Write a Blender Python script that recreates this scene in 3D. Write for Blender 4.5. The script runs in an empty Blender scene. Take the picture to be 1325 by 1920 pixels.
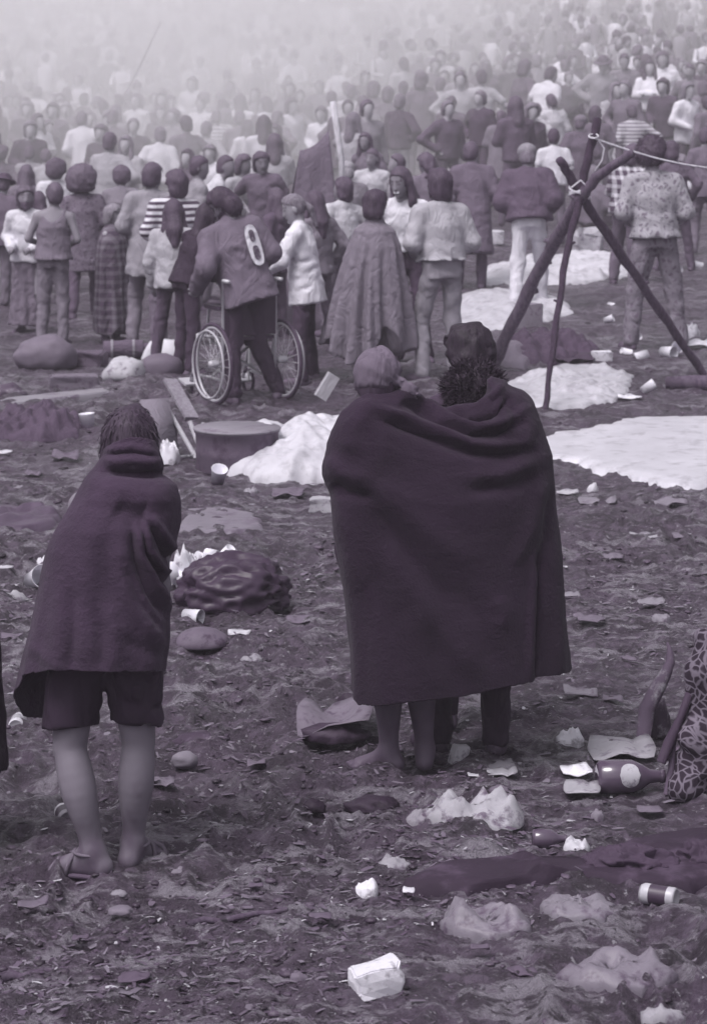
import bpy, math, random
import numpy as np
from mathutils import Matrix, Vector

random.seed(11)
RNG = np.random.default_rng(11)
SC = bpy.context.scene
COL = SC.collection
R = math.radians

# ------------------------------------------------------------------ camera, sky, sun, exposure
F = 5000.0            # focal length in photograph pixels (1325 x 1920)
HZ = 63.0             # row of the level line of sight in the photograph
CX = 662.5
CAM_H = 2.87          # the photographer stands on a low platform

cam_d = bpy.data.cameras.new('camera')
cam = bpy.data.objects.new('camera', cam_d)
COL.objects.link(cam)
cam.location = (0, 0, CAM_H)
cam.rotation_euler = (R(90), 0, 0)
cam_d.sensor_fit = 'VERTICAL'
cam_d.sensor_height = 36.0
cam_d.sensor_width = 36.0
cam_d.lens = F / 1920 * 36.0
cam_d.shift_y = -(960 - HZ) / 1920
cam_d.clip_start = 0.1
cam_d.clip_end = 2000
cam_d.dof.use_dof = True
cam_d.dof.focus_distance = 10.3
cam_d.dof.aperture_fstop = 7.5
SC.camera = cam

SUN_EL, SUN_AZ = 60, 222     # degrees; azimuth clockwise from +Y: behind the camera, to its left
world = bpy.data.worlds.new('World')
SC.world = world
world.use_nodes = True
nt = world.node_tree
nt.nodes.clear()
sky = nt.nodes.new('ShaderNodeTexSky')
sky.sky_type = 'NISHITA'
sky.sun_disc = False
sky.sun_elevation = R(SUN_EL)
sky.sun_rotation = R(SUN_AZ)
sky.air_density = 1.0
sky.dust_density = 6.0
hs = nt.nodes.new('ShaderNodeHueSaturation')
hs.inputs['Saturation'].default_value = 0.10
mx = nt.nodes.new('ShaderNodeMix')
mx.data_type = 'RGBA'
mx.blend_type = 'MULTIPLY'
mx.inputs['Factor'].default_value = 1.0
mx.inputs['B'].default_value = (0.99, 0.985, 1.02, 1)
bg = nt.nodes.new('ShaderNodeBackground')
bg.inputs['Strength'].default_value = 0.12
wo = nt.nodes.new('ShaderNodeOutputWorld')
nt.links.new(sky.outputs[0], hs.inputs['Color'])
nt.links.new(hs.outputs[0], mx.inputs['A'])
nt.links.new(mx.outputs['Result'], bg.inputs['Color'])
nt.links.new(bg.outputs[0], wo.inputs['Surface'])

sun_d = bpy.data.lights.new('sun', 'SUN')
sun_d.energy = 1.5
sun_d.angle = R(24)
sun_d.color = (1.0, 0.96, 0.95)
sun = bpy.data.objects.new('sun', sun_d)
COL.objects.link(sun)
az, el = R(SUN_AZ), R(SUN_EL)
sdir = Vector((math.sin(az) * math.cos(el), math.cos(az) * math.cos(el), math.sin(el)))
sun.rotation_euler = (-sdir).to_track_quat('-Z', 'Y').to_euler()
sun.location = sdir * 60

SC.view_settings.view_transform = 'Standard'
SC.view_settings.look = 'None'
SC.view_settings.gamma = 1.0
SC.view_settings.use_curve_mapping = False
SC.view_settings.exposure = 0.37

SC.render.engine = 'CYCLES'
cy = SC.cycles
cy.use_denoising = True
try:
    cy.denoiser = 'OPENIMAGEDENOISE'
except Exception:
    pass
cy.max_bounces = 6
cy.diffuse_bounces = 2
cy.glossy_bounces = 2
cy.transmission_bounces = 3
cy.transparent_max_bounces = 8
cy.volume_bounces = 4
cy.caustics_reflective = False
cy.caustics_refractive = False
cy.sample_clamp_indirect = 4.0
cy.volume_step_rate = 2.0
cy.volume_max_steps = 96

# ------------------------------------------------------------------ noise
def _hash(ix, iy, iz, seed):
    with np.errstate(over='ignore'):
        h = (ix.astype(np.int64) * 374761393 + iy.astype(np.int64) * 668265263 + iz.astype(np.int64) * 2147483647 + seed * 1274126177) & 0xFFFFFFFF
        h = ((h ^ (h >> 13)) * 1274126177) & 0xFFFFFFFF
        h = (h ^ (h >> 16)) & 0xFFFF
    return h / 65535.0

def vnoise(x, y, z=0.0, seed=0):
    x, y, z = np.broadcast_arrays(np.asarray(x, float), np.asarray(y, float), np.asarray(z, float))
    ix, iy, iz = np.floor(x), np.floor(y), np.floor(z)
    fx, fy, fz = x - ix, y - iy, z - iz
    fx, fy, fz = (t * t * (3 - 2 * t) for t in (fx, fy, fz))
    ix, iy, iz = ix.astype(np.int64), iy.astype(np.int64), iz.astype(np.int64)
    out = 0
    for a in (0, 1):
        wa = fx if a else 1 - fx
        for b in (0, 1):
            wb = fy if b else 1 - fy
            for c in (0, 1):
                wc = fz if c else 1 - fz
                out = out + wa * wb * wc * _hash(ix + a, iy + b, iz + c, seed)
    return out * 2 - 1

def fbm(x, y, z=0.0, octv=3, seed=0, gain=0.5):
    o, a, f = 0, 1.0, 1.0
    for i in range(octv):
        o = o + a * vnoise(np.asarray(x) * f, np.asarray(y) * f, np.asarray(z) * f, seed + i * 17)
        a *= gain
        f *= 2.03
    return o

# ------------------------------------------------------------------ terrain
_TY = np.array([-50, 21, 25, 30, 35, 40, 48, 55, 65, 80, 110, 150, 250, 400])
_TZ = np.array([0, 0, .02, .06, .16, .36, .54, .90, 1.5, 2.3, 3.6, 6, 14, 26.])
_DY = np.array([-50, 21, 25, 28, 31, 38, 50, 60, 75, 90, 400])
_DZ = np.array([0, 0, .20, .38, .45, .52, .70, .5, .2, 0, 0.])

def base_z(X, Y):
    X = np.asarray(X, float); Y = np.asarray(Y, float)
    t = np.clip((1.1 - X) / 2.8, 0, 1)
    t = t * t * (3 - 2 * t)
    z = np.interp(Y, _TY, _TZ) - t * np.interp(Y, _DY, _DZ)
    return z + 0.022 * vnoise(X * 0.8, Y * 0.6, 0, 3)

def gz(X, Y):
    return float(base_z(X, Y))

def pix(x, y, d):
    """world point seen at photograph pixel x, y at depth d"""
    return Vector(((x - CX) / F * d, d, CAM_H - (y - HZ) / F * d))

def ground_at(x, y):
    """where the ray of a photograph pixel meets the terrain"""
    d = 6.0
    prev = None
    while d < 120:
        p = pix(x, y, d)
        dz = p.z - gz(p.x, p.y)
        if dz <= 0:
            if prev is None:
                return p
            d0, z0 = prev
            dd = d0 + (d - d0) * z0 / (z0 - dz)
            q = pix(x, y, dd)
            q.z = gz(q.x, q.y)
            return q
        prev = (d, dz)
        d *= 1.004
    return pix(x, y, 60)

# ------------------------------------------------------------------ meshes and tags
def make_mesh(name, verts, faces, cols=None, smooth=True):
    verts = np.asarray(verts, np.float32)
    me = bpy.data.meshes.new(name)
    if isinstance(faces, np.ndarray) and faces.ndim == 2:
        n, k = faces.shape
        me.vertices.add(len(verts))
        me.vertices.foreach_set('co', verts.ravel())
        me.loops.add(n * k)
        me.loops.foreach_set('vertex_index', faces.astype(np.int32).ravel())
        me.polygons.add(n)
        me.polygons.foreach_set('loop_start', np.arange(0, n * k, k, dtype=np.int32))
        me.update(calc_edges=True)
    else:
        me.from_pydata([tuple(map(float, v)) for v in verts], [], [tuple(map(int, f)) for f in faces])
        me.update()
    if smooth and len(me.polygons):
        me.polygons.foreach_set('use_smooth', np.ones(len(me.polygons), bool))
    if cols is not None:
        c = np.ones((len(verts), 4), np.float32)
        c[:, :3] = cols
        at = me.color_attributes.new('col', 'FLOAT_COLOR', 'POINT')
        at.data.foreach_set('color', c.ravel())
    return me

def obj(name, me, material=None, parent=None, loc=None):
    o = bpy.data.objects.new(name, me)
    COL.objects.link(o)
    if material is not None and me is not None and not me.materials:
        me.materials.append(material)
    if parent is not None:
        o.parent = parent
    if loc is not None:
        o.location = loc
    return o

def tag(o, label=None, cat=None, group=None, kind=None):
    if label: o['label'] = label
    if cat: o['category'] = cat
    if group: o['group'] = group
    if kind: o['kind'] = kind
    return o

def empty(name, loc=(0, 0, 0), rz=0.0, label=None, cat=None, group=None):
    o = bpy.data.objects.new(name, None)
    COL.objects.link(o)
    o.empty_display_size = 0.1
    o.location = loc
    o.rotation_euler = (0, 0, rz)
    return tag(o, label, cat, group)

class MB:
    """collects simple shapes into one mesh"""
    def __init__(self):
        self.v, self.f = [], []
    def add(self, vs, fs):
        b = len(self.v)
        self.v += [tuple(v) for v in vs]
        self.f += [tuple(b + i for i in f) for f in fs]
        return self
    def box(self, c, half, rot=None):
        m = rot or Matrix.Identity(3)
        c = Vector(c)
        vs = [c + m @ Vector((sx * half[0], sy * half[1], sz * half[2])) for sz in (-1, 1) for sy in (-1, 1) for sx in (-1, 1)]
        return self.add(vs, [(0, 2, 3, 1), (4, 5, 7, 6), (0, 1, 5, 4), (2, 6, 7, 3), (0, 4, 6, 2), (1, 3, 7, 5)])
    def tube(self, pts, rad, n=8, closed=False, cap=True):
        pts = [Vector(p) for p in pts]
        m = len(pts)
        if not hasattr(rad, '__len__'): rad = [rad] * m
        vs, fs = [], []
        up = None
        for i, p in enumerate(pts):
            if closed:
                t = (pts[(i + 1) % m] - pts[i - 1]).normalized()
            else:
                t = (pts[min(i + 1, m - 1)] - pts[max(i - 1, 0)]).normalized()
            if up is None:
                up = Vector((0, 0, 1)) if abs(t.z) < 0.9 else Vector((1, 0, 0))
            a = t.cross(up).normalized()
            b = t.cross(a).normalized()
            up = -b if False else (b if b.dot(up) > 0 else -b)
            b = up
            a = t.cross(b).normalized()
            for k in range(n):
                th = 2 * math.pi * k / n
                vs.append(p + (a * math.cos(th) + b * math.sin(th)) * rad[i])
        last = m if closed else m - 1
        for i in range(last):
            j = (i + 1) % m
            for k in range(n):
                q = (k + 1) % n
                fs.append((i * n + k, i * n + q, j * n + q, j * n + k))
        if cap and not closed:
            fs.append(tuple(range(n)))
            fs.append(tuple((m - 1) * n + k for k in range(n)))
        return self.add(vs, fs)
    def lathe(self, prof, n=20, wob=0.0):
        """prof: list of (radius, z) revolved about z"""
        vs, fs = [], []
        for i, (r, z) in enumerate(prof):
            for k in range(n):
                th = 2 * math.pi * k / n
                rr = r * (1 + wob * math.sin(3 * th + i * 0.9))
                vs.append((rr * math.cos(th), rr * math.sin(th), z))
        for i in range(len(prof) - 1):
            for k in range(n):
                q = (k + 1) % n
                fs.append((i * n + k, i * n + q, (i + 1) * n + q, (i + 1) * n + k))
        return self.add(vs, fs)
    def mesh(self, name, smooth=True):
        me = make_mesh(name, self.v, self.f, smooth=smooth)
        return me
    def build(self, name, material, parent=None, smooth=True):
        return obj(name, self.mesh(name, smooth), material, parent)

# ------------------------------------------------------------------ materials: greys of a toned monochrome print
def tone(v):
    g = v
    e = math.exp(-v / 0.08)
    return (g * (1.01 + 0.76 * e), g * (0.975 - 0.03 * e), g * (1.09 + 0.95 * e))

_M = {}
def mat(v, pat='plain', rough=0.85, v2=None, scale=1.0, bump=0.25, spec=0.25, var=0.14):
    key = (round(v, 3), pat, rough, v2, scale, bump, spec, var)
    if key in _M: return _M[key]
    m = bpy.data.materials.new('%s_%03d' % (pat, len(_M)))
    m.use_nodes = True
    n, l = m.node_tree.nodes, m.node_tree.links
    b = n['Principled BSDF']
    b.inputs['Roughness'].default_value = rough
    b.inputs['Specular IOR Level'].default_value = spec
    tc = n.new('ShaderNodeTexCoord')
    def noise(s, detail=3, vec=None, rough_=0.55):
        t = n.new('ShaderNodeTexNoise')
        t.inputs['Scale'].default_value = s
        t.inputs['Detail'].default_value = detail
        t.inputs['Roughness'].default_value = rough_
        l.new(vec or tc.outputs['Object'], t.inputs['Vector'])
        return t
    def mixc(fac, a, c, blend='MIX'):
        x = n.new('ShaderNodeMix'); x.data_type = 'RGBA'; x.blend_type = blend
        for sock, val in ((x.inputs['Factor'], fac), (x.inputs['A'], a), (x.inputs['B'], c)):
            if hasattr(val, 'is_output'): l.new(val, sock)
            elif isinstance(val, tuple): sock.default_value = (*val, 1)
            else: sock.default_value = val
        return x.outputs['Result']
    def ramp(src, p0, p1):
        r = n.new('ShaderNodeMapRange'); r.interpolation_type = 'SMOOTHSTEP'
        r.inputs['From Min'].default_value = p0; r.inputs['From Max'].default_value = p1
        l.new(src, r.inputs['Value']); return r.outputs['Result']
    def maths(op, a, c=None):
        x = n.new('ShaderNodeMath'); x.operation = op
        for sock, val in zip(x.inputs, (a, c)):
            if val is None: continue
            if hasattr(val, 'is_output'): l.new(val, sock)
            else: sock.default_value = val
        return x.outputs[0]
    base = tone(v)
    alt = tone(v2 if v2 is not None else v * 0.5)
    sx = n.new('ShaderNodeSeparateXYZ'); l.new(tc.outputs['Object'], sx.inputs[0])
    big = noise(5.0 * scale, 4)
    if pat == 'stripes':
        w = maths('SINE', maths('MULTIPLY', sx.outputs['Z'], 2 * math.pi / (0.062 / scale)))
        c = mixc(ramp(w, -0.15, 0.15), base, alt)
    elif pat == 'plaid':
        fz = maths('SINE', maths('MULTIPLY', sx.outputs['Z'], 2 * math.pi / (0.11 / scale)))
        fx = maths('SINE', maths('MULTIPLY', maths('ADD', sx.outputs['X'], maths('MULTIPLY', sx.outputs['Y'], 0.8)), 2 * math.pi / (0.10 / scale)))
        a = maths('ADD', maths('MULTIPLY', ramp(fz, 0.1, 0.4), 0.5), maths('MULTIPLY', ramp(fx, 0.1, 0.4), 0.5))
        c = mixc(a, alt, base)
    elif pat in ('paisley', 'leopard'):
        vo = n.new('ShaderNodeTexVoronoi'); vo.feature = 'DISTANCE_TO_EDGE'
        vo.inputs['Scale'].default_value = (22 if pat == 'paisley' else 21) * scale
        wn = noise(7, 2)
        wv = n.new('ShaderNodeMix'); wv.data_type = 'RGBA'; wv.inputs['Factor'].default_value = 0.12
        l.new(tc.outputs['Object'], wv.inputs['A']); l.new(wn.outputs['Color'], wv.inputs['B'])
        l.new(wv.outputs['Result'], vo.inputs['Vector'])
        c = mixc(ramp(vo.outputs['Distance'], 0.03 if pat == 'leopard' else 0.08, 0.16 if pat == 'leopard' else 0.3), base, alt)
        if pat == 'paisley':
            c = mixc(ramp(noise(30, 2).outputs['Fac'], 0.45, 0.6), c, base)
    elif pat == 'hair':
        mp = n.new('ShaderNodeMapping'); mp.inputs['Scale'].default_value = (60, 60, 9)
        l.new(tc.outputs['Object'], mp.inputs['Vector'])
        st = noise(1.6, 3, mp.outputs[0])
        c = mixc(ramp(st.outputs['Fac'], 0.35, 0.7), base, alt)
    elif pat == 'vcol':
        at = n.new('ShaderNodeAttribute'); at.attribute_name = 'col'
        c = at.outputs['Color']
    elif pat == 'bark':
        mp = n.new('ShaderNodeMapping'); mp.inputs['Scale'].default_value = (30, 30, 7)
        l.new(tc.outputs['Object'], mp.inputs['Vector'])
        st = noise(1.5, 5, mp.outputs[0])
        c = mixc(ramp(st.outputs['Fac'], 0.35, 0.65), alt, base)
    elif pat == 'smear':           # something pale with mud on it
        sm = noise(9 * scale, 5, rough_=0.65)
        c = mixc(ramp(sm.outputs['Fac'], 0.50, 0.68), base, alt)
    else:
        c = base
    k = n.new('ShaderNodeMapRange')
    k.inputs['From Min'].default_value = 0.25; k.inputs['From Max'].default_value = 0.75
    k.inputs['To Min'].default_value = 1 - var; k.inputs['To Max'].default_value = 1 + var
    l.new(big.outputs['Fac'], k.inputs['Value'])
    c = mixc(1.0, c, k.outputs['Result'], 'MULTIPLY')
    l.new(c, b.inputs['Base Color'])
    if bump > 0:
        fn = noise(90 * scale if pat not in ('bark', 'hair') else 40, 4, rough_=0.65)
        bp = n.new('ShaderNodeBump')
        bp.inputs['Strength'].default_value = bump
        bp.inputs['Distance'].default_value = 0.01
        if pat in ('bark', 'hair'):
            l.new(st.outputs['Fac'], bp.inputs['Height'])
        else:
            hsum = fn.outputs['Fac']
            if pat in ('plain', 'paisley', 'plaid', 'stripes') and rough >= .8 and bump <= .3:
                cr = n.new('ShaderNodeTexNoise')          # creases of worn cloth
                mpc = n.new('ShaderNodeMapping'); mpc.inputs['Scale'].default_value = (1, 1, .55); mpc.inputs['Rotation'].default_value = (.3, .2, 0)
                l.new(tc.outputs['Object'], mpc.inputs['Vector']); l.new(mpc.outputs[0], cr.inputs['Vector'])
                cr.inputs['Scale'].default_value = 6.5; cr.inputs['Detail'].default_value = 2; cr.inputs['Distortion'].default_value = 1.6
                ab = maths('ABSOLUTE', maths('SUBTRACT', cr.outputs['Fac'], .5))
                hsum = maths('ADD', maths('MULTIPLY', ab, 9.0), maths('MULTIPLY', fn.outputs['Fac'], .35))
                bp.inputs['Strength'].default_value = .42
            l.new(hsum, bp.inputs['Height'])
        l.new(bp.outputs[0], b.inputs['Normal'])
    _M[key] = m
    return m

# ------------------------------------------------------------------ implicit surfaces for bodies and clothes
class Vox:
    def __init__(s, lo, hi, h):
        s.h = h
        s.lo = np.array(lo, float)
        n = np.ceil((np.array(hi, float) - s.lo) / h).astype(int) + 1
        s.ax = [s.lo[i] + h * np.arange(n[i]) for i in range(3)]
        s.f = np.full(n, 0.15, np.float32)
    def sub(s, lo, hi, m):
        sl = []
        for i in range(3):
            a = int(np.clip(np.floor((lo[i] - m - s.lo[i]) / s.h), 0, len(s.ax[i])))
            b = int(np.clip(np.ceil((hi[i] + m - s.lo[i]) / s.h) + 1, 0, len(s.ax[i])))
            sl.append(slice(a, b))
        X = s.ax[0][sl[0]][:, None, None]; Y = s.ax[1][sl[1]][None, :, None]; Z = s.ax[2][sl[2]][None, None, :]
        return tuple(sl), X, Y, Z
    def blend(s, sl, d, k, sub=False):
        a = s.f[sl]
        if a.size == 0: return
        if sub:
            d = -d
            h = np.clip(0.5 + 0.5 * (d - a) / k, 0, 1)
            s.f[sl] = a + (d - a) * h + k * h * (1 - h)
            return
        h = np.clip(0.5 + 0.5 * (d - a) / k, 0, 1)
        s.f[sl] = d + (a - d) * h - k * h * (1 - h)
    def cone(s, a, b, ra, rb, k=0.025):
        a = np.array(a, float); b = np.array(b, float)
        r = max(ra, rb)
        sl, X, Y, Z = s.sub(np.minimum(a, b) - r, np.maximum(a, b) + r, 0.07)
        ab = b - a
        L = float(ab @ ab) + 1e-9
        t = np.clip(((X - a[0]) * ab[0] + (Y - a[1]) * ab[1] + (Z - a[2]) * ab[2]) / L, 0, 1)
        d = np.sqrt((X - a[0] - t * ab[0]) ** 2 + (Y - a[1] - t * ab[1]) ** 2 + (Z - a[2] - t * ab[2]) ** 2) - (ra + (rb - ra) * t)
        s.blend(sl, d, k)
    def loc(s, X, Y, Z, c, M):
        x, y, z = X - c[0], Y - c[1], Z - c[2]
        if M is None: return x, y, z
        M = np.asarray(M)
        return (M[0, 0] * x + M[1, 0] * y + M[2, 0] * z, M[0, 1] * x + M[1, 1] * y + M[2, 1] * z, M[0, 2] * x + M[1, 2] * y + M[2, 2] * z)
    def ell(s, c, r, M=None, k=0.025, sub=False):
        c = np.array(c, float); R_ = max(r)
        sl, X, Y, Z = s.sub(c - R_, c + R_, 0.07)
        x, y, z = s.loc(X, Y, Z, c, M)
        q = np.sqrt((x / r[0]) ** 2 + (y / r[1]) ** 2 + (z / r[2]) ** 2)
        q2 = np.sqrt((x / r[0] ** 2) ** 2 + (y / r[1] ** 2) ** 2 + (z / r[2] ** 2) ** 2) + 1e-9
        s.blend(sl, q * (q - 1) / q2, k, sub)
    def prof(s, org, M, rows, k=0.03, folds=None):
        """stack of ellipses (z, rx, ry, cx, cy) in the frame org, M; folds(theta, z) adds to the distance"""
        rows = sorted(rows)
        zs = [r[0] for r in rows]
        rx = [r[1] for r in rows]; ry = [r[2] for r in rows]
        cx = [r[3] if len(r) > 3 else 0 for r in rows]; cyy = [r[4] if len(r) > 4 else 0 for r in rows]
        M_ = np.eye(3) if M is None else np.asarray(M)
        mr = max(max(rx), max(ry)) + max(map(abs, cx + cyy)) + 0.03
        pts = np.array([np.array(org) + M_ @ np.array((a, b, z)) for z in (zs[0], zs[-1]) for a in (-mr, mr) for b in (-mr, mr)])
        sl, X, Y, Z = s.sub(pts.min(0), pts.max(0), 0.06)
        x, y, z = s.loc(X, Y, Z, org, M_)
        x, y, z = np.broadcast_arrays(x, y, z)
        RX = np.interp(z, zs, rx); RY = np.interp(z, zs, ry)
        x = x - np.interp(z, zs, cx); y = y - np.interp(z, zs, cyy)
        q = np.sqrt((x / RX) ** 2 + (y / RY) ** 2)
        d = (q - 1) * np.minimum(RX, RY) * 0.9
        if folds is not None:
            d = d + folds(np.arctan2(y, x), z)
        d = np.maximum(d, np.maximum(z - zs[-1], zs[0] - z))
        s.blend(sl, d, k)
    def field(s, fn):
        X = s.ax[0][:, None, None]; Y = s.ax[1][None, :, None]; Z = s.ax[2][None, None, :]
        s.f = fn(s.f, X, Y, Z).astype(np.float32)
    def wrinkle(s, amp, seed=0, sc=(7, 7, 13)):
        m = np.abs(s.f) < 0.05
        i = np.nonzero(m)
        x, y, z = s.ax[0][i[0]], s.ax[1][i[1]], s.ax[2][i[2]]
        w = vnoise(x * 4, y * 4, z * 4, seed) * 0.5
        nz = 1 - 2 * np.abs(vnoise(x * sc[0] + w, y * sc[1] + w, z * sc[2] + w * 2 + x * 4, seed + 5))
        nz = nz + 0.3 * vnoise(x * 22, y * 22, z * 22, seed + 9)
        s.f[i] += (amp * nz).astype(np.float32)
    def mesh(s):
        f = s.f
        f[0], f[-1], f[:, 0], f[:, -1], f[:, :, 0], f[:, :, -1] = 1, 1, 1, 1, 1, 1
        ins = f < 0
        c = np.zeros(tuple(n - 1 for n in f.shape), np.int8)
        corners = [(a, b, d) for a in (0, 1) for b in (0, 1) for d in (0, 1)]
        nx, ny, nz = f.shape
        def cs(arr, a, b, d): return arr[a:nx - 1 + a, b:ny - 1 + b, d:nz - 1 + d]
        for a, b, d in corners: c += cs(ins, a, b, d)
        cells = np.nonzero((c > 0) & (c < 8))
        n = len(cells[0])
        idx = np.full(c.shape, -1, np.int32)
        idx[cells] = np.arange(n)
        acc = np.zeros((n, 3)); cnt = np.zeros(n)
        fv = {q: f[cells[0] + q[0], cells[1] + q[1], cells[2] + q[2]] for q in corners}
        for q in corners:
            for ax in range(3):
                if q[ax]: continue
                p = list(q); p[ax] = 1; p = tuple(p)
                fa, fb = fv[q], fv[p]
                x = (fa < 0) != (fb < 0)
                t = fa[x] / (fa[x] - fb[x])
                pos = np.tile(np.array(q, float), (x.sum(), 1)); pos[:, ax] = t
                acc[x] += pos; cnt[x] += 1
        v = (np.stack(cells, 1) + acc / cnt[:, None]) * s.h + s.lo
        quads = []
        for ax in range(3):
            a1, a2 = (ax + 1) % 3, (ax + 2) % 3
            lo = [slice(None)] * 3; hi = [slice(None)] * 3
            lo[ax] = slice(0, -1); hi[ax] = slice(1, None)
            ia, ib = ins[tuple(lo)], ins[tuple(hi)]
            e = np.nonzero(ia != ib)
            e = np.stack(e, 1)
            ok = (e[:, a1] > 0) & (e[:, a2] > 0) & (e[:, a1] < f.shape[a1] - 1) & (e[:, a2] < f.shape[a2] - 1)
            e = e[ok]
            flip = ~ia[tuple(e.T)]
            q = []
            for d1, d2 in ((-1, -1), (0, -1), (0, 0), (-1, 0)):
                cc = e.copy(); cc[:, a1] += d1; cc[:, a2] += d2
                q.append(idx[tuple(cc.T)])
            q = np.stack(q, 1)
            q[flip] = q[flip][:, ::-1]
            quads.append(q)
        quads = np.concatenate(quads)
        quads = quads[(quads >= 0).all(1)]
        return v, quads
# ------------------------------------------------------------------ people
def rx(a): c, s = math.cos(a), math.sin(a); return np.array([[1, 0, 0], [0, c, s], [0, -s, c]])   # tips +z towards +y
def ry(a): c, s = math.cos(a), math.sin(a); return np.array([[c, 0, s], [0, 1, 0], [-s, 0, c]])   # tips +z towards +x
def rzm(a): c, s = math.cos(a), math.sin(a); return np.array([[c, -s, 0], [s, c, 0], [0, 0, 1]])

ARMS = {  # elbow, wrist of the +x arm in the torso frame
    'down': ((.255, -.03, 1.14), (.275, .05, .91)),
    'front': ((.27, -.03, 1.15), (.13, .21, 1.07)),
    'belly': ((.275, -.02, 1.16), (.05, .22, 1.02)),
    'hips': ((.40, -.09, 1.19), (.20, .05, 1.04)),
    'pocket': ((.30, -.10, 1.16), (.215, .06, .94)),
    'cross': ((.25, .06, 1.16), (-.05, .23, 1.19)),
    'raise': ((.27, .20, 1.44), (.20, .26, 1.70)),
    'face': ((.25, .15, 1.20), (.09, .20, 1.46)),
    'away': ((.33, .0, 1.17), (.44, .10, .97)),
    'reach': ((.25, .14, 1.17), (.16, .40, 1.08)),
    'back': ((.30, -.13, 1.16), (.10, -.17, 1.02)),
    'hug': ((.165, .0, 1.15), (.06, .06, 1.14)),
    'knee': ((.25, .16, 1.17), (.16, .36, 1.07)),
}
LEGS = {  # (knee, ankle, foot yaw) for +x side, then -x side
    'stand': (((.105, .02, .50), (.115, -.03, .085), -.2), ((-.105, .02, .50), (-.115, -.03, .085), .2)),
    'wide': (((.16, .02, .50), (.21, -.02, .085), -.3), ((-.16, .02, .50), (-.21, -.02, .085), .3)),
    'contra': (((.10, .01, .50), (.10, -.03, .085), -.2), ((-.15, .10, .50), (-.17, .0, .085), .5)),
    'step': (((.11, .16, .52), (.11, .18, .085), -.1), ((-.11, -.06, .50), (-.11, -.26, .12), .1)),
    'sit': (((.24, .36, .42), (.17, .42, .06), -.2), ((-.24, .36, .42), (-.17, .42, .06), .2)),
    'lotus': (((.34, .26, .16), (-.06, .36, .08), .9), ((-.34, .26, .16), (.06, .30, .08), -.9)),
}

def torso_frame(sp):
    M = ry(R(sp.get('side', 0))) @ rx(R(sp.get('lean', 0)))
    dz = -0.80 if sp.get('legs') in ('sit', 'lotus') else sp.get('drop', 0.0)
    P0 = np.array((sp.get('hipx', 0.0), 0, .95 + dz))
    return M, P0

def head_frame(sp):
    M, P0 = torso_frame(sp)
    hc = P0 + M @ (np.array((0, .025, 1.635)) - np.array((0, 0, .95)))
    hy, hp = sp.get('head', (0, 0))
    Rh = M @ rx(-R(sp.get('lean', 0)) * 0.6) @ rzm(R(hy)) @ rx(R(hp))
    hc = hc + Rh @ np.array((0, 0, .117)) * 0.0
    return hc, Rh

def frizz(v, q, n, L, seed, droop=.2, wd=.0024, lay=0.):
    r = np.random.default_rng(seed)
    f = r.integers(0, len(q), n)
    a, b_, c_, d_ = (v[q[f, k]] for k in range(4))
    w = r.random((n, 1))
    p = (a * w + b_ * (1 - w) + c_ * (1 - w) + d_ * w) / 2
    nr = np.cross(c_ - a, d_ - b_); nr /= np.linalg.norm(nr, axis=1, keepdims=True) + 1e-9
    ln = L * (.4 + .9 * r.random((n, 1)))
    d0 = nr + (r.random((n, 3)) - .5) * 1.3 + np.array((0, 0, -droop))
    d1 = d0 + (r.random((n, 3)) - .5) * 2.2 + np.array((0, 0, -droop))
    if lay > 0:
        flat_ = np.clip(1.1 - np.abs(nr[:, 2:3]), .05, 1)
        tg = np.array((0, 0, -1.)) - nr * (-nr[:, 2:3])
        d0 = tg * 1.2 + nr * .06 * flat_ + (r.random((n, 3)) - .5) * .4 * flat_
        d1 = tg * 1.2 - nr * .05 + (r.random((n, 3)) - .5) * .6 * flat_
    sd = np.cross(d0, r.random((n, 3)) - .5); sd /= np.linalg.norm(sd, axis=1, keepdims=True) + 1e-9
    p0 = p - nr * .006; p1 = p + d0 * ln * .5; p2 = p1 + d1 * ln * .35
    V = np.stack([p0 - sd * wd, p0 + sd * wd, p1 - sd * wd * .8, p1 + sd * wd * .8, p2 - sd * wd * .3, p2 + sd * wd * .3], 1).reshape(-1, 3)
    o = (np.arange(n) * 6)[:, None] + len(v)
    return np.concatenate([v, V]), np.concatenate([q, o + np.array([[0, 1, 3, 2]]), o + np.array([[2, 3, 5, 4]])])

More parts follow.
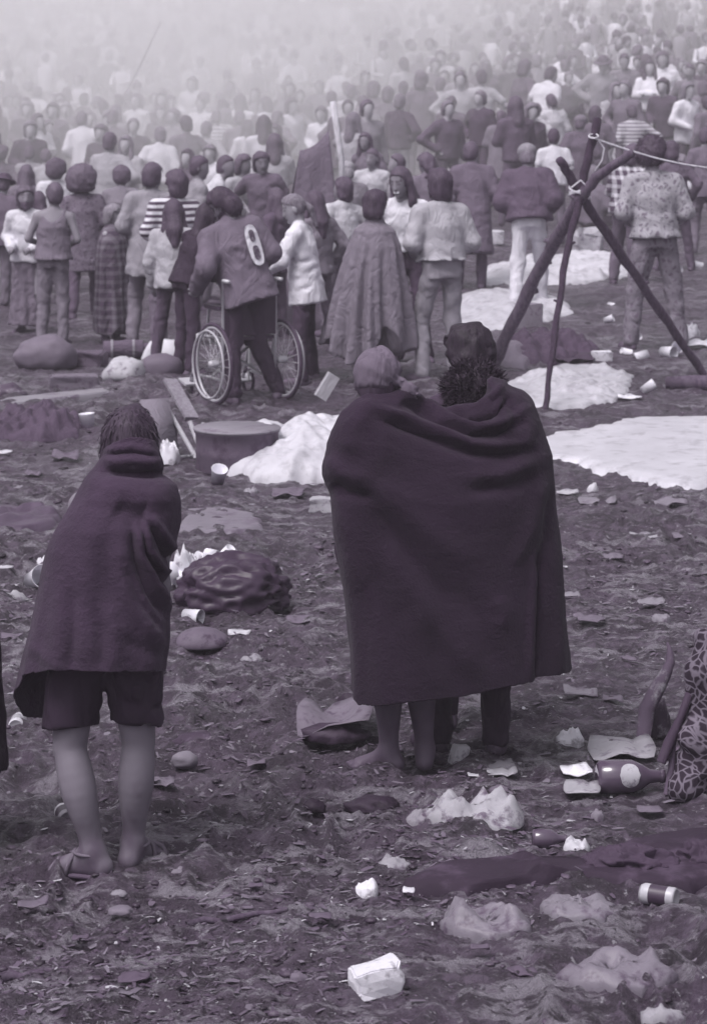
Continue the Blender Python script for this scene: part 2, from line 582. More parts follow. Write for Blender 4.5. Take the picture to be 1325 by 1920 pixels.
def build_person(sp):
    """sp: a description of pose and clothing -> list of (part name, verts, quads, colours, material)"""
    h = sp.get('vox', .018)
    seed = sp.get('seed', 0)
    M, P0 = torso_frame(sp)
    sit = sp.get('legs') in ('sit', 'lotus')
    tf = lambda p: P0 + M @ (np.array(p, float) - np.array((0, 0, .95)))
    hc, Rh = head_frame(sp)
    HS = 1.07
    hl = lambda p: hc + Rh @ np.array(p, float) * HS
    er = lambda r: tuple(t * HS for t in r)
    if 'wrap' in sp: sp.setdefault('arms', ('hug', 'hug')); sp.setdefault('shw', .13)
    arms = sp.get('arms', ('down', 'down'))
    E, W = [], []
    for side, a in zip((1, -1), arms):
        e, w = ARMS[a] if isinstance(a, str) else a
        m = np.array((side, 1, 1))
        E.append(tf(np.array(e) * m)); W.append(tf(np.array(w) * m))
    S = [tf((sp.get('shw', .178) * s, 0, 1.392)) for s in (1, -1)]
    HIP = [tf((.082 * s, 0, .93)) for s in (1, -1)]
    lg = sp.get('legs', 'stand')
    lg = LEGS[lg] if isinstance(lg, str) else lg
    K = [np.array(l[0]) for l in lg]; A = [np.array(l[1]) for l in lg]; FY = [l[2] for l in lg]
    allp = np.array(E + W + S + HIP + K + A + [hc])
    lo = allp.min(0) - .30; hi = allp.max(0) + .30
    lo[2] = -.06
    out = []
    hairv = sp.get('hairv', .05)
    skin = np.array(tone(sp.get('skin', .30)))
    bt = sp.get('bottom', ('trousers', .1))
    tp = sp.get('top', ('shirt', .3))
    wrapped = 'wrap' in sp
    # ---- body
    g = Vox(lo, hi, sp.get('bvox', h * 1.6))
    g.ell(tf((0, 0, .98)), (.15, .105, .13), M, .05)
    g.ell(tf((0, -.005, 1.29)), (.155, .105, .18), M, .06)
    for i in (0, 1): g.cone(tf((.03 * (1, -1)[i], -.01, 1.45)), S[i], .045, .055, .05)
    g.cone(tf((0, -.012, 1.42)), hl((0, -.02, -.07)), .058, .052, .03)
    g.ell(hl((0, -.010, .014)), er((.077, .095, .104)), Rh, .02)
    g.ell(hl((0, .030, -.035)), er((.060, .064, .086)), Rh, .025)
    g.cone(hl((0, .084, .010)), hl((0, .100, -.026)), .008, .013, .012)
    g.ell(hl((0, .075, -.098)), er((.026, .022, .018)), Rh, .02)
    for s in (1, -1):
        g.ell(hl((.078 * s, -.006, -.014)), er((.013, .021, .033)), Rh, .008)
    if h < .017:
        for s in (1, -1):
            g.ell(hl((.032 * s, .100, .012)), er((.019, .014, .013)), Rh, .012, sub=True)
        g.cone(hl((-.022, .094, -.062)), hl((.022, .094, -.062)), .008, .008, .01)
    for i, s in enumerate((1, -1)):
        slim = .8 if not wrapped else .75
        g.cone(S[i], E[i], .052 * slim if tp[0] != 'tank' else .05, .041 * (1 if tp[0] in ('tank', 'tee') else slim), .02)
        g.cone(E[i], W[i], .040, .027, .012)
        dr = W[i] - E[i]; dr /= np.linalg.norm(dr)
        sd = np.cross(dr, M @ np.array((0, 1.0, 0)))
        if np.linalg.norm(sd) < .3: sd = np.cross(dr, M @ np.array((0, 0, 1.0)))
        sd /= np.linalg.norm(sd)
        nn = np.cross(sd, dr) * -1
        fwd = M @ np.array((0, 1.0, 0))
        if nn @ fwd < 0: nn = -nn
        g.cone(W[i], W[i] + dr * .075, .028, .036, .015)
        for q, (off, ln) in enumerate(((-.030, .055), (-.010, .07), (.010, .066), (.030, .05))):
            kn = W[i] + dr * .085 + sd * off
            mid = kn + dr * ln * .6 + nn * .008
            g.cone(kn, mid, .0105, .010, .006)
            g.cone(mid, mid + dr * ln * .35 + nn * .028, .010, .0085, .004)
        th = W[i] + dr * .03 + sd * .026 * s
        g.cone(th, th + dr * .04 + sd * .028 * s + nn * .02, .013, .010, .01)
        bare = bt[0] in ('shorts', 'none')
        sl = sp.get('legfat', 1.0) if bare else .72
        g.cone(HIP[i], K[i], .083 * sl, .054 * sl, .010)
        ts = np.linspace(0, 1, 13 if bare else 5)
        rs = np.interp(ts, [0, .08, .2, .3, .42, .55, .7, .85, 1], [.0525, .0525, .0560, .0580, .0565, .0505, .0425, .0365, .0345]) * sl
        ps = [K[i] + (A[i] - K[i]) * t + np.array((0, -.018 * math.sin(math.pi * min(t * 1.25, 1)) , 0)) for t in ts]
        for t in range(len(ts) - 1):
            g.cone(ps[t], ps[t + 1], rs[t], rs[t + 1], .004)
        fd = np.array((-math.sin(FY[i]), math.cos(FY[i]), 0))
        if bare or sp.get('barefoot'):
            heel = A[i] - fd * .03; heel[2] = .04
            ball = A[i] + fd * .13; ball[2] = .026
            lat = np.array((fd[1], -fd[0], 0))
            g.cone(A[i], heel, .036, .034, .02)
            g.cone(A[i], ball, .034, .024, .03)
            g.cone(heel, ball, .034, .026, .02)
            for q in range(5):
                o_ = ((q - 2) * .0165) * (1 if s > 0 else -1)
                t0 = A[i] + fd * .13 + lat * o_ * 1.1
                t0[2] = .022
                t1 = A[i] + fd * (.19 - .012 * q) + lat * o_ * 1.25
                t1[2] = .014
                g.cone(t0, t1, .017, .0135 if q == 0 else .0105, .006)
    v, q = g.mesh()
    lq = (v - hc) @ Rh / HS
    cols = np.tile(skin, (len(v), 1))
    ht = np.array(tone(hairv))
    ax_, ay_, az_ = lq.T
    if h < .02:
        front = ay_ > .045
        eye = front & ((((np.abs(ax_) - .032) / .015) ** 2 + ((az_ - .012) / .008) ** 2) < 1)
        sock = front & ((((np.abs(ax_) - .032) / .026) ** 2 + ((az_ - .014) / .018) ** 2) < 1)
        brow = front & (np.abs(np.abs(ax_) - .033) < .022) & (np.abs(az_ - .036) < .007)
        cols[sock] = skin * .9
        cols[eye] = np.array(tone(.05)) * .7 + skin * .3
        cols[brow] = ht * .6 + skin * .25
        mouth = front & (np.abs(ax_) < .026) & (np.abs(az_ + .062) < .009)
        cols[mouth] = skin * .55
        if sp.get('smile'):
            cols[front & (np.abs(ax_) < .024) & (np.abs(az_ + .060 - .25 * np.abs(ax_)) < .007)] = np.array(tone(.62))
        if sp.get('beard'):
            cols[(ay_ > .0) & (az_ < -.045) & (az_ > -.16) & (np.abs(ax_) < .08)] = ht * 1.3
        if sp.get('glasses'):
            ring = front & (np.abs(np.sqrt(((np.abs(ax_) - .034) / 1.1) ** 2 + (az_ - .010) ** 2) - .021) < .006)
            cols[ring] = np.array(tone(.02))
    dirt = fbm(v[:, 0] * 9, v[:, 1] * 9, v[:, 2] * 7, 3, seed)
    cols = cols * (1 + .10 * dirt)[:, None]
    mud = np.clip(1 - v[:, 2] / sp.get('mud', .14) + .6 * fbm(v[:, 0] * 25, v[:, 1] * 25, v[:, 2] * 16, 2, seed + 3), 0, 1) * .85
    if not sit:
        cols = cols * (1 - mud)[:, None] + np.array(tone(.06)) * mud[:, None]
    out.append(('body', v, q, cols, mat(.3, 'vcol', .6, bump=.05, spec=.35, var=.05)))
    # ---- hair or hat
    st = sp.get('hair', 'short')
    hm = mat(hairv, 'hair', .65, v2=hairv * 1.9, bump=.5, spec=.35)
    if st != 'none':
        hh = min(h, .019) if h > .0155 else min(h, .014)
        g = Vox(hc - .30 - np.array((0, 0, .35 if 'long' in st else 0)), hc + .30, hh)
        if st == 'afro':
            rr = sp.get('afro', .13)
            g.ell(hl((0, -.022, .035)), er((rr, rr * .98, rr * .95)), Rh, .02)
            g.ell(hl((0, -.05, -.02)), er((rr * .92, rr * .8, rr * .75)), Rh, .03)
        elif st == 'bob':
            g.ell(hl((0, -.014, .014)), er((.086, .104, .108)), Rh, .02)
            g.prof(hl((0, -.02, 0)), Rh, [(-.165, .076, .076), (-.11, .090, .088), (-.02, .090, .098), (.04, .080, .085)], .03)
        elif st in ('long', 'longwide'):
            w = .085 if st == 'long' else .12
            g.ell(hl((0, -.014, .018)), er((.092, .110, .116)), Rh, .02)
            for s in (1, -1):
                g.cone(hl((.075 * s, -.02, .0)), hl((w * s, .01, -.16)), .036, .042, .03)
                g.cone(hl((w * s, .01, -.16)), hl((w * 1.05 * s, .02, -.34)), .042, .028, .03)
            g.cone(hl((0, -.06, .0)), hl((0, -.085, -.20)), .075, .085, .03)
            g.cone(hl((0, -.085, -.20)), hl((0, -.085, -.33)), .08, .05, .03)
        elif st == 'ponytail':
            g.ell(hl((0, -.012, .016)), er((.087, .108, .114)), Rh, .02)
            g.cone(hl((0, -.10, .0)), hl((0, -.135, -.06)), .03, .034, .02)
            g.cone(hl((0, -.135, -.06)), hl((0, -.12, -.24)), .034, .016, .02)
        elif st == 'short':
            g.ell(hl((0, -.014, .016)), er((.089, .108, .113)), Rh, .02)
            g.ell(hl((0, -.055, -.045)), er((.072, .062, .07)), Rh, .03)
        elif st == 'shag':
            g.ell(hl((0, -.016, .018)), er((.108, .118, .120)), Rh, .02)
            g.ell(hl((0, -.05, -.07)), er((.098, .078, .09)), Rh, .03)
        cutz = {'short': -.10, 'afro': -.12, 'bob': -.2, 'shag': -.15, 'ponytail': -.5, 'long': -.6, 'longwide': -.6}[st]
        cutz = sp.get('cutz', cutz)
        Rn = np.asarray(Rh)
        def cut(f, X, Y, Z):
            x, y, z = (X - hc[0]) / HS, (Y - hc[1]) / HS, (Z - hc[2]) / HS
            ly = Rn[0, 1] * x + Rn[1, 1] * y + Rn[2, 1] * z
            lz = Rn[0, 2] * x + Rn[1, 2] * y + Rn[2, 2] * z
            lx = Rn[0, 0] * x + Rn[1, 0] * y + Rn[2, 0] * z
            hl_ = (.075 if st == 'afro' else .065)
            nzf = .02 * vnoise(lx * 60 + seed, ly * 12, lz * 12, seed)
            face = ly + nzf - (.025 + np.clip(lz - .04, -.01, .1) * 1.5)
            if st in ('long', 'longwide'):
                face = np.where(np.abs(lx) + nzf < .060, ly - (.03 + np.clip(lz - .05, -.01, .1) * 1.4), ly - .09)
            elif st == 'bob':
                face = np.where(np.abs(lx) < .055, face, ly - .07)
            return np.maximum(np.maximum(f, face * .8), cutz - lz)
        g.field(cut)
        amp = {'afro': .012, 'shag': .010}.get(st, .006)
        if st == 'afro':
            g.wrinkle(amp, seed, (26, 26, 26))
        else:
            g.wrinkle(amp, seed, (22, 22, 6))
        v, q = g.mesh()
        if h < .02 and not sp.get('hat'):
            nf = int(sp.get('frizz', 500))
            if sp.get('lay'): v, q = frizz(v, q, nf, .05, seed, 1., lay=1.)
            elif st == 'afro': v, q = frizz(v, q, nf * 2, .024, seed, .0)
            elif st == 'shag': v, q = frizz(v, q, nf, .040, seed, .5, lay=1.)
            else: v, q = frizz(v, q, nf, .05, seed, 1., lay=1.)
        out.append(('hair', v, q, None, hm))
    # ---- upper garment
    sm = lambda spec_: mat(spec_[1], *(spec_[2:3] or ('plain',)), v2=spec_[3] if len(spec_) > 3 else None)
    b = sp.get('bulk', .018)
    if tp[0] != 'none' and not wrapped:
        g = Vox(lo, hi, h * 1.1)
        hem = sp.get('hem', {'tee': .90, 'shirt': .88, 'jacket': .80, 'tank': .90, 'coat': .50, 'sweater': .90, 'crop': 1.02}[tp[0]])
        fl = sp.get('flare', 0)
        if sit: hem = max(hem, .86)
        rows = [(hem, .178 + b + fl, .132 + b + fl), (1.02, .163 + b + fl * .4, .118 + b + fl * .4), (1.15, .158 + b, .118 + b),
                (1.28, .176 + b, .128 + b * .8), (1.37, .16 + b * .5, .108 + b * .5), (1.45, .08, .07, 0, -.01)]
        rows = [(z - .95, *r_) for z, *r_ in rows]
        g.prof(P0, M, rows, .03)
        if tp[0] == 'tank':
            g.cone(tf((.09, 0, 1.42)), tf((-.09, 0, 1.42)), .066, .066, .03)
        else:
            for i in (0, 1): g.cone(tf((.03 * (1, -1)[i], -.01, 1.45)), S[i], .052 + b * .3, .062 + b * .6, .05)
            g.cone(tf((0, -.012, 1.43)), tf((0, -.012, 1.485)), .07, .06, .02)
        slv = {'tee': .62, 'tank': 0, 'crop': .5}.get(tp[0], 2.0)
        slv = sp.get('sleeve', slv)
        if slv > 0:
            for i in (0, 1):
                t = min(slv, 1)
                g.cone(S[i], S[i] + (E[i] - S[i]) * t, .058 + b * .8, .050 + b * .8, .03)
                if slv > 1:
                    g.cone(E[i], E[i] + (W[i] - E[i]) * (slv - 1) * .97, .050 + b * .8, .038 + b * .7, .02)
        if tp[0] == 'tank':
            g.ell(tf((0, -.07, 1.49)), (.105, .14, .16), M, .01, sub=True)
            for i, s in enumerate((1, -1)):
                g.ell(tf((.20 * s, 0, 1.36)), (.055, .2, .10), M, .01, sub=True)
        g.wrinkle(sp.get('wr', .008), seed + 1)
        v, q = g.mesh()
        out.append(({'tee': 'tee_shirt', 'tank': 'tank_top', 'crop': 'top'}.get(tp[0], tp[0]), v, q, None, sm(tp)))
    # ---- legs
    if bt[0] != 'none':
        g = Vox(lo, hi, h * (1.3 if bt[0] == 'trousers' else 1))
        wid = sp.get('legw', 1.0)
        g.prof(P0, M, [(-.10, .158, .118), (.0, .155, .112), (.09, .148, .106)], .03)
        if bt[0] == 'skirt':
            hemz = sp.get('skirt', .12)
            g.prof((P0[0], P0[1], 0), None, [(hemz, .24, .22), (.5, .20, .17), (P0[2], .165, .125)], .03,
                   lambda th, z: .016 * np.cos(9 * th + 3 * z) * np.clip(1.1 - z, 0, 1))
        else:
            for i in (0, 1):
                end = A[i].copy()
                if bt[0] == 'shorts':
                    e2 = HIP[i] + (K[i] - HIP[i]) * sp.get('short', .8)
                    g.cone(HIP[i], e2, .108, .094, .02)
                else:
                    g.cone(HIP[i], K[i], .090 * wid, .074 * wid, .04)
                    g.cone(K[i], end, .072 * wid, .062 * wid * sp.get('bell', 1.0), .03)
            if bt[0] == 'shorts':
                zc = [(HIP[i] + (K[i] - HIP[i]) * sp.get('short', .8))[2] for i in (0, 1)]
                xm = (K[0][0] + K[1][0]) / 2
                g.field(lambda f, X, Y, Z: np.maximum(f, np.where(X > xm, zc[0], zc[1]) - Z))
            else:
                g.field(lambda f, X, Y, Z: np.maximum(f, .035 - Z))
        g.wrinkle(sp.get('wrb', .011), seed + 2, (9, 9, 11))
        v, q = g.mesh()
        out.append((bt[0], v, q, None, sm(bt)))
    if bt[0] in ('trousers', 'skirt') and not sp.get('barefoot') and sp.get('shoes', True):
        for i in (0, 1):
            fd = np.array((-math.sin(FY[i]), math.cos(FY[i]), 0))
            a0 = A[i].copy(); a0[2] = .05
            g = Vox(a0 - .24, a0 + np.array((.24, .24, .12)), .016)
            Rf = rzm(FY[i])
            g.ell(a0 + fd * .06 + np.array((0, 0, -.02)), (.048, .145, .05), Rf, .02)
            g.cone(A[i], a0, .045, .05, .03)
            g.field(lambda f, X, Y, Z: np.maximum(f, -Z))
            v, q = g.mesh()
            out.append(('shoe', v, q, None, mat(sp.get('shoev', .06), 'smear', .6, v2=.09)))
    # ---- poncho, blanket or cloak round the body
    if wrapped:
        w = sp['wrap']
        g = Vox(lo - np.array((.3, .3, 0)), hi + np.array((.3, .3, 0)), h)
        nf, am = w.get('n', 9), w.get('amp', .02)
        ph = seed * 1.7
        zt = w['rows'][-1][0]; zb = w['rows'][0][0]
        g.prof((P0[0] * .5, 0, 0), None, w['rows'], .03,
               lambda th, z: am * np.clip((zt - .12 - z) / (zt - zb), 0, 1) * (np.cos(nf * th + ph + 1.2 * np.sin(3 * th)) + .5 * np.cos((nf * 2 - 3) * th + z * 3)))
        jag = w.get('jag', .05); tilt = w.get('tilt', 0)
        def hemcut(f, X, Y, Z):
            th = np.arctan2(Y, X - P0[0] * .5)
            hz = zb + .02 + jag * (1 + np.cos(3 * th + ph)) + jag * .5 * np.cos(7 * th) + tilt * X
            return np.maximum(f, (hz - Z) * .8)
        g.field(hemcut)
        g.wrinkle(w.get('wr', .005), seed + 6)
        v, q = g.mesh()
        out.append((w.get('name', 'blanket'), v, q, None, mat(w['v'], w.get('pat', 'plain'), v2=w.get('v2'))))
    # ---- hats and cloths on the head
    hat = sp.get('hat')
    if hat:
        g = Vox(hc - .30, hc + .30, min(h, .014))
        if hat == 'scarf':
            g.ell(hl((0, -.016, .026)), er((.096, .116, .104)), Rh, .02)
            g.ell(hl((.082, -.080, -.005)), er((.026, .024, .022)), Rh, .010)
            g.ell(hl((.122, -.095, -.040)), er((.036, .012, .042)), Rh @ ry(-.7), .012)
            g.ell(hl((.098, -.100, -.055)), er((.020, .012, .040)), Rh @ ry(-.25), .008)
            Rn = np.asarray(Rh)
            def c2(f, X, Y, Z):
                x, y, z = (X - hc[0]) / HS, (Y - hc[1]) / HS, (Z - hc[2]) / HS
                lz = Rn[0, 2] * x + Rn[1, 2] * y + Rn[2, 2] * z
                lx = Rn[0, 0] * x + Rn[1, 0] * y + Rn[2, 0] * z
                ly = Rn[0, 1] * x + Rn[1, 1] * y + Rn[2, 1] * z
                # creases gathered towards the knot
                th = np.arctan2(lz + .02, .10 - lx)
                f = f + .006 * np.sin(th * 16 + 3 * ly * 10) * np.clip((lx + .10) * 8, 0, 1)
                return np.where(lx < .075, np.maximum(f, -.045 - lz - .12 * (ly + .05)), f)
            g.field(c2)
            g.wrinkle(.004, seed, (14, 14, 20))
        elif hat == 'cap':
            g.ell(hl((0, -.01, .05)), er((.098, .112, .085)), Rh, .02)
            g.prof(hl((0, .06, .03)), Rh, [(-.01, .09, .12), (.01, .085, .11)], .02)
        elif hat == 'brim':
            g.ell(hl((0, -.008, .075)), er((.092, .105, .075)), Rh, .02)
            g.prof(hl((0, 0, .045)), Rh, [(-.012, .165, .185), (.012, .15, .17)], .015)
        v, q = g.mesh()
        out.append(({'scarf': 'headscarf', 'cap': 'cap', 'brim': 'hat'}[hat], v, q, None, mat(sp.get('hatv', .3), bump=.3)))
    return out

PROTO_TOP = {}
def head_top(sp):
    hc, Rh = head_frame(sp)
    ex = {'afro': sp.get('afro', .13) - .085}.get(sp.get('hair'), .012)
    if sp.get('hat') in ('cap', 'brim'): ex += .02
    return hc + np.array((0, 0, .125 + ex))

PLOG = []
def place(sp, x, y, s, yaw):
    """root position and scale so that the top of the head is seen at photograph pixel x, y and the feet stand on the ground"""
    top = head_top(sp)
    ca, sa = math.cos(R(yaw)), math.sin(R(yaw))
    lo_, hi_ = sp.get('hr', (.86, 1.06))
    best = None
    for ss in [s * (1 + .004 * k) for k in sorted(range(-90, 91), key=abs)]:
        d = F / ss
        P = pix(x, y, d)
        sc = 1.0
        for _ in range(3):
            ox = (ca * top[0] - sa * top[1]) * sc; oy = (sa * top[0] + ca * top[1]) * sc
            bx, by = P.x - ox, P.y - oy
            sc = (P.z - gz(bx, by)) / top[2]
        if lo_ <= sc <= hi_:
            best = (bx, by, sc, ss); break
    if best is None:
        best = (bx, by, min(max(sc, lo_), hi_), ss)
    PLOG.append((x, y, s, round(best[3]), round(best[2] * 1.76, 2)))
    return best

def add_person(label, x, y, s, yaw, sp, group=None, cat='person'):
    sp = dict(sp)
    sp.setdefault('seed', int(x * 7 + y) % 97)
    rr_ = random.Random(int(x * 31 + y * 17))
    if 'wrap' not in sp:
        sp.setdefault('legs', rr_.choice(('contra', 'stand', 'wide', 'contra', 'step')))
        sp.setdefault('lean', rr_.uniform(-2, 9)); sp.setdefault('side', rr_.uniform(-4, 4))
        sp.setdefault('arms', (rr_.choice(('down', 'front', 'pocket', 'hips', 'belly')), rr_.choice(('down', 'front', 'pocket', 'cross', 'belly'))))
        sp.setdefault('bulk', rr_.uniform(.015, .04)); sp.setdefault('flare', rr_.uniform(0, .03)); sp.setdefault('legw', rr_.uniform(.95, 1.15))
    sp.setdefault('head', (rr_.uniform(-35, 35), rr_.uniform(-4, 18)))
    sp.setdefault('vox', .016 if s > 200 else (.020 if s > 150 else .027))
    bx, by, sc, ss = place(sp, x, y, s, yaw)
    root = empty('person', (bx, by, gz(bx, by) - .012), R(yaw), label, cat, group)
    root.scale = (sc, sc, sc)
    for nm, v, q, c, m in build_person(sp):
        obj(nm, make_mesh(nm, v, q, c), m, root)
    return root
# ------------------------------------------------------------------ the ground: one sheet of trampled mud rising to the hillside
def mud_relief(X, Y):
    a = np.clip((Y - 5) / 2, 0, 1)
    w = fbm(X * 1.3, Y * 1.0, 0, 2, 40) * .35
    r1 = 1 - np.abs(vnoise(X * 3.1 + w, Y * 2.6 + w, 0, 41)) * 2
    r2 = 1 - np.abs(vnoise(X * 8.5 + w, Y * 7.0 - w, 0, 42)) * 2
    r3 = vnoise(X * 24, Y * 20, 0, 43)
    r4 = vnoise(X * 55, Y * 48, 0, 44)
    wet = np.clip(fbm(X * .55, Y * .5, 0, 2, 45) + .2, 0, 1)
    return a * (.026 * r1 * (.5 + wet) + .024 * r2 * (.45 + wet) + .012 * r3 + .007 * r4)

yy = [-30., -8., 0., 4.]
py = np.linspace(HZ + F * CAM_H / 7.0, HZ + F * CAM_H / 25.0, 520)
yy += list(F * CAM_H / (py - HZ))
yy += list(np.arange(25.3, 75, .45)) + [80, 90, 105, 125, 150, 190, 240, 300, 380]
yy = np.array(yy)
tt = np.concatenate([[-60, -25, -10, -5, -3, -2, -1.5, -1.2], np.linspace(-1.1, 1.1, 310), [1.2, 1.5, 2, 3, 5, 10, 25, 60]])
wid = .165 * np.clip(yy, 6.5, 75) + .35
GX = tt[None, :] * wid[:, None]
GY = np.repeat(yy[:, None], len(tt), 1)
GZ = base_z(GX, GY) + mud_relief(GX, GY)
nr, nc = GX.shape
ii = np.arange(nr * nc).reshape(nr, nc)
quads = np.stack([ii[:-1, :-1], ii[:-1, 1:], ii[1:, 1:], ii[1:, :-1]], -1).reshape(-1, 4)

gm = bpy.data.materials.new('mud')
gm.use_nodes = True
n, l = gm.node_tree.nodes, gm.node_tree.links
b = n['Principled BSDF']
tc = n.new('ShaderNodeTexCoord')
def tnoise(s, det, rg=.6, vec=None):
    t = n.new('ShaderNodeTexNoise'); t.inputs['Scale'].default_value = s; t.inputs['Detail'].default_value = det
    t.inputs['Roughness'].default_value = rg
    l.new(vec or tc.outputs['Object'], t.inputs['Vector']); return t.outputs['Fac']
def tramp(src, p0, p1, t0=0., t1=1.):
    r = n.new('ShaderNodeMapRange'); r.interpolation_type = 'SMOOTHSTEP'
    r.inputs['From Min'].default_value = p0; r.inputs['From Max'].default_value = p1
    r.inputs['To Min'].default_value = t0; r.inputs['To Max'].default_value = t1
    l.new(src, r.inputs['Value']); return r.outputs['Result']
def tmix(fac, a, c):
    x = n.new('ShaderNodeMix'); x.data_type = 'RGBA'
    l.new(fac, x.inputs['Factor'])
    for sock, val in ((x.inputs['A'], a), (x.inputs['B'], c)):
        if hasattr(val, 'is_output'): l.new(val, sock)
        else: sock.default_value = (*val, 1)
    return x.outputs['Result']
c = tmix(tramp(tnoise(2.6, 6, .65), .38, .66), tone(.013), tone(.038))
c = tmix(tramp(tnoise(14, 5, .7), .47, .63), c, tone(.065))
mp = n.new('ShaderNodeMapping'); mp.inputs['Scale'].default_value = (.55, 1.5, 1); l.new(tc.outputs['Object'], mp.inputs['Vector'])
wet_glint = tramp(tnoise(5.5, 6, .72, mp.outputs[0]), .50, .60)
wet_glint_zone = tramp(tnoise(.8, 3, .5), .38, .54)
wm = n.new('ShaderNodeMath'); wm.operation = 'MULTIPLY'; l.new(wet_glint, wm.inputs[0]); l.new(wet_glint_zone, wm.inputs[1])
c = tmix(wm.outputs[0], c, tone(.17))  # wet patches coloured paler: sky glints painted into the mud
c = tmix(tramp(tnoise(34, 4, .7), .58, .70), c, tone(.24))
c = tmix(tramp(tnoise(21, 4, .7), .42, .32), c, tone(.010))
l.new(c, b.inputs['Base Color'])
rm = n.new('ShaderNodeMix'); l.new(wm.outputs[0], rm.inputs['Factor']); l.new(tramp(tnoise(1.1, 5, .65), .36, .60, .80, .35), rm.inputs['A']); rm.inputs['B'].default_value = .2
l.new(rm.outputs['Result'], b.inputs['Roughness'])
b.inputs['Specular IOR Level'].default_value = .5
bp = n.new('ShaderNodeBump'); bp.inputs['Strength'].default_value = 1.0; bp.inputs['Distance'].default_value = .02
l.new(tnoise(60, 5, .7), bp.inputs['Height'])
l.new(bp.outputs[0], b.inputs['Normal'])
ground = obj('ground', make_mesh('ground', np.stack([GX, GY, GZ], -1).reshape(-1, 3), quads), gm)
tag(ground, 'dark trampled mud field rising to a crowded hillside', 'ground', kind='structure')

# trampled straw, leaves and scraps pressed into the mud
def flakes(nf, y0, y1, smin, smax, seed, lift=.004):
    r = np.random.default_rng(seed)
    u = r.random(nf)
    Y = 1 / (1 / y0 + (1 / y1 - 1 / y0) * u)
    X = (r.random(nf) * 2 - 1) * (.15 * Y + .25)
    dens = fbm(X * .9, Y * .55, 0, 3, 71) + .35 * np.clip((12.5 - np.abs(Y - 11.0) * 2) / 12, -1, 1)
    keep = r.random(nf) < np.clip(-.05 + 1.7 * dens, .03, 1)
    X, Y = X[keep], Y[keep]
    m = len(X)
    Z = base_z(X, Y) + mud_relief(X, Y) + lift
    L = smin + (smax - smin) * r.random(m) ** 2.5
    Wd = L * (.07 + .45 * r.random(m) ** 2.5)
    a = r.random(m) * 2 * np.pi
    tl = (r.random(m) - .5) * .9
    bend = (r.random(m) - .3) * .5
    ca, sa = np.cos(a), np.sin(a)
    V = []
    for k, t in enumerate((-1, 0, 1)):
        for e in (-1, 1):
            lx = t * L * .5; lyv = e * Wd * .5 * (1.0 if t == 0 else .25 + .9 * r.random(m)) + Wd * (r.random(m) - .5) * .5
            V.append(np.stack([X + ca * lx - sa * lyv, Y + sa * lx + ca * lyv, Z + L * .18 * (t * tl + (1 - abs(t)) * bend) + e * Wd * .12 * tl + L * .06], -1))
    V = np.stack(V, 1)
    o = (np.arange(m) * 6)[:, None]
    Fq = np.concatenate([o + np.array([[0, 1, 3, 2]]), o + np.array([[2, 3, 5, 4]])])
    g = np.where(r.random(m) < .62, .015 + .05 * r.random(m), .07 + .42 * r.random(m) ** 2.2)
    big = L > (smin + .62 * (smax - smin))
    g[big] = .05 + .10 * r.random(big.sum())
    e = np.exp(-g / .08)
    C = np.stack([g * (1.01 + .76 * e), g * (.975 - .03 * e), g * (1.09 + .95 * e)], -1)
    return V.reshape(-1, 3), Fq, np.repeat(C, 6, 0)
V1, F1, C1 = flakes(30000, 6.9, 14, .008, .05, 5)
V2, F2, C2 = flakes(16000, 13, 27, .015, .07, 6)
lit = obj('straw_litter', make_mesh('straw_litter', np.concatenate([V1, V2]), np.concatenate([F1, F2 + len(V1)]), np.concatenate([C1, C2]), smooth=False),
          mat(.2, 'vcol', .55, bump=.0, spec=.4, var=.25, scale=.3))
tag(lit, 'trampled straw, leaves and paper scraps pressed into the mud', 'litter', kind='stuff')

# loose clods of mud
def clods(nf, y0, y1, s0, s1, seed):
    r = np.random.default_rng(seed)
    Y = 1 / (1 / y0 + (1 / y1 - 1 / y0) * r.random(nf)); X = (r.random(nf) * 2 - 1) * (.15 * Y + .25)
    k = r.random(nf) < np.clip(.4 + fbm(X * 1.1, Y * .7, 0, 3, 77), .05, 1)
    X, Y = X[k], Y[k]; m = len(X)
    Z = base_z(X, Y) + mud_relief(X, Y)
    S = s0 + (s1 - s0) * r.random(m) ** 3
    t = (1 + 5 ** .5) / 2
    iv = np.array([(-1, t, 0), (1, t, 0), (-1, -t, 0), (1, -t, 0), (0, -1, t), (0, 1, t), (0, -1, -t), (0, 1, -t), (t, 0, -1), (t, 0, 1), (-t, 0, -1), (-t, 0, 1)]) / 1.9
    fi = np.array([(0, 11, 5), (0, 5, 1), (0, 1, 7), (0, 7, 10), (0, 10, 11), (1, 5, 9), (5, 11, 4), (11, 10, 2), (10, 7, 6), (7, 1, 8), (3, 9, 4), (3, 4, 2), (3, 2, 6), (3, 6, 8), (3, 8, 9), (4, 9, 5), (2, 4, 11), (6, 2, 10), (8, 6, 7), (9, 8, 1)])
    st = np.stack([.7 + .8 * r.random(m), .7 + .8 * r.random(m), .25 + .3 * r.random(m)], -1)
    V = iv[None] * (1 + .5 * (r.random((m, 12, 1)) - .5)) * st[:, None] * S[:, None, None]
    a = r.random(m) * 6.28; ca, sa = np.cos(a)[:, None], np.sin(a)[:, None]
    V = np.stack([X[:, None] + ca * V[..., 0] - sa * V[..., 1], Y[:, None] + sa * V[..., 0] + ca * V[..., 1], Z[:, None] + V[..., 2]], -1)
    Fc = (np.arange(m) * 12)[:, None, None] + fi[None]
    g = .012 + .06 * r.random(m) ** 2
    e = np.exp(-g / .08)
    C = np.stack([g * (1.01 + .76 * e), g * (.975 - .03 * e), g * (1.09 + .95 * e)], -1)
    return V.reshape(-1, 3), Fc.reshape(-1, 3), np.repeat(C, 12, 0)
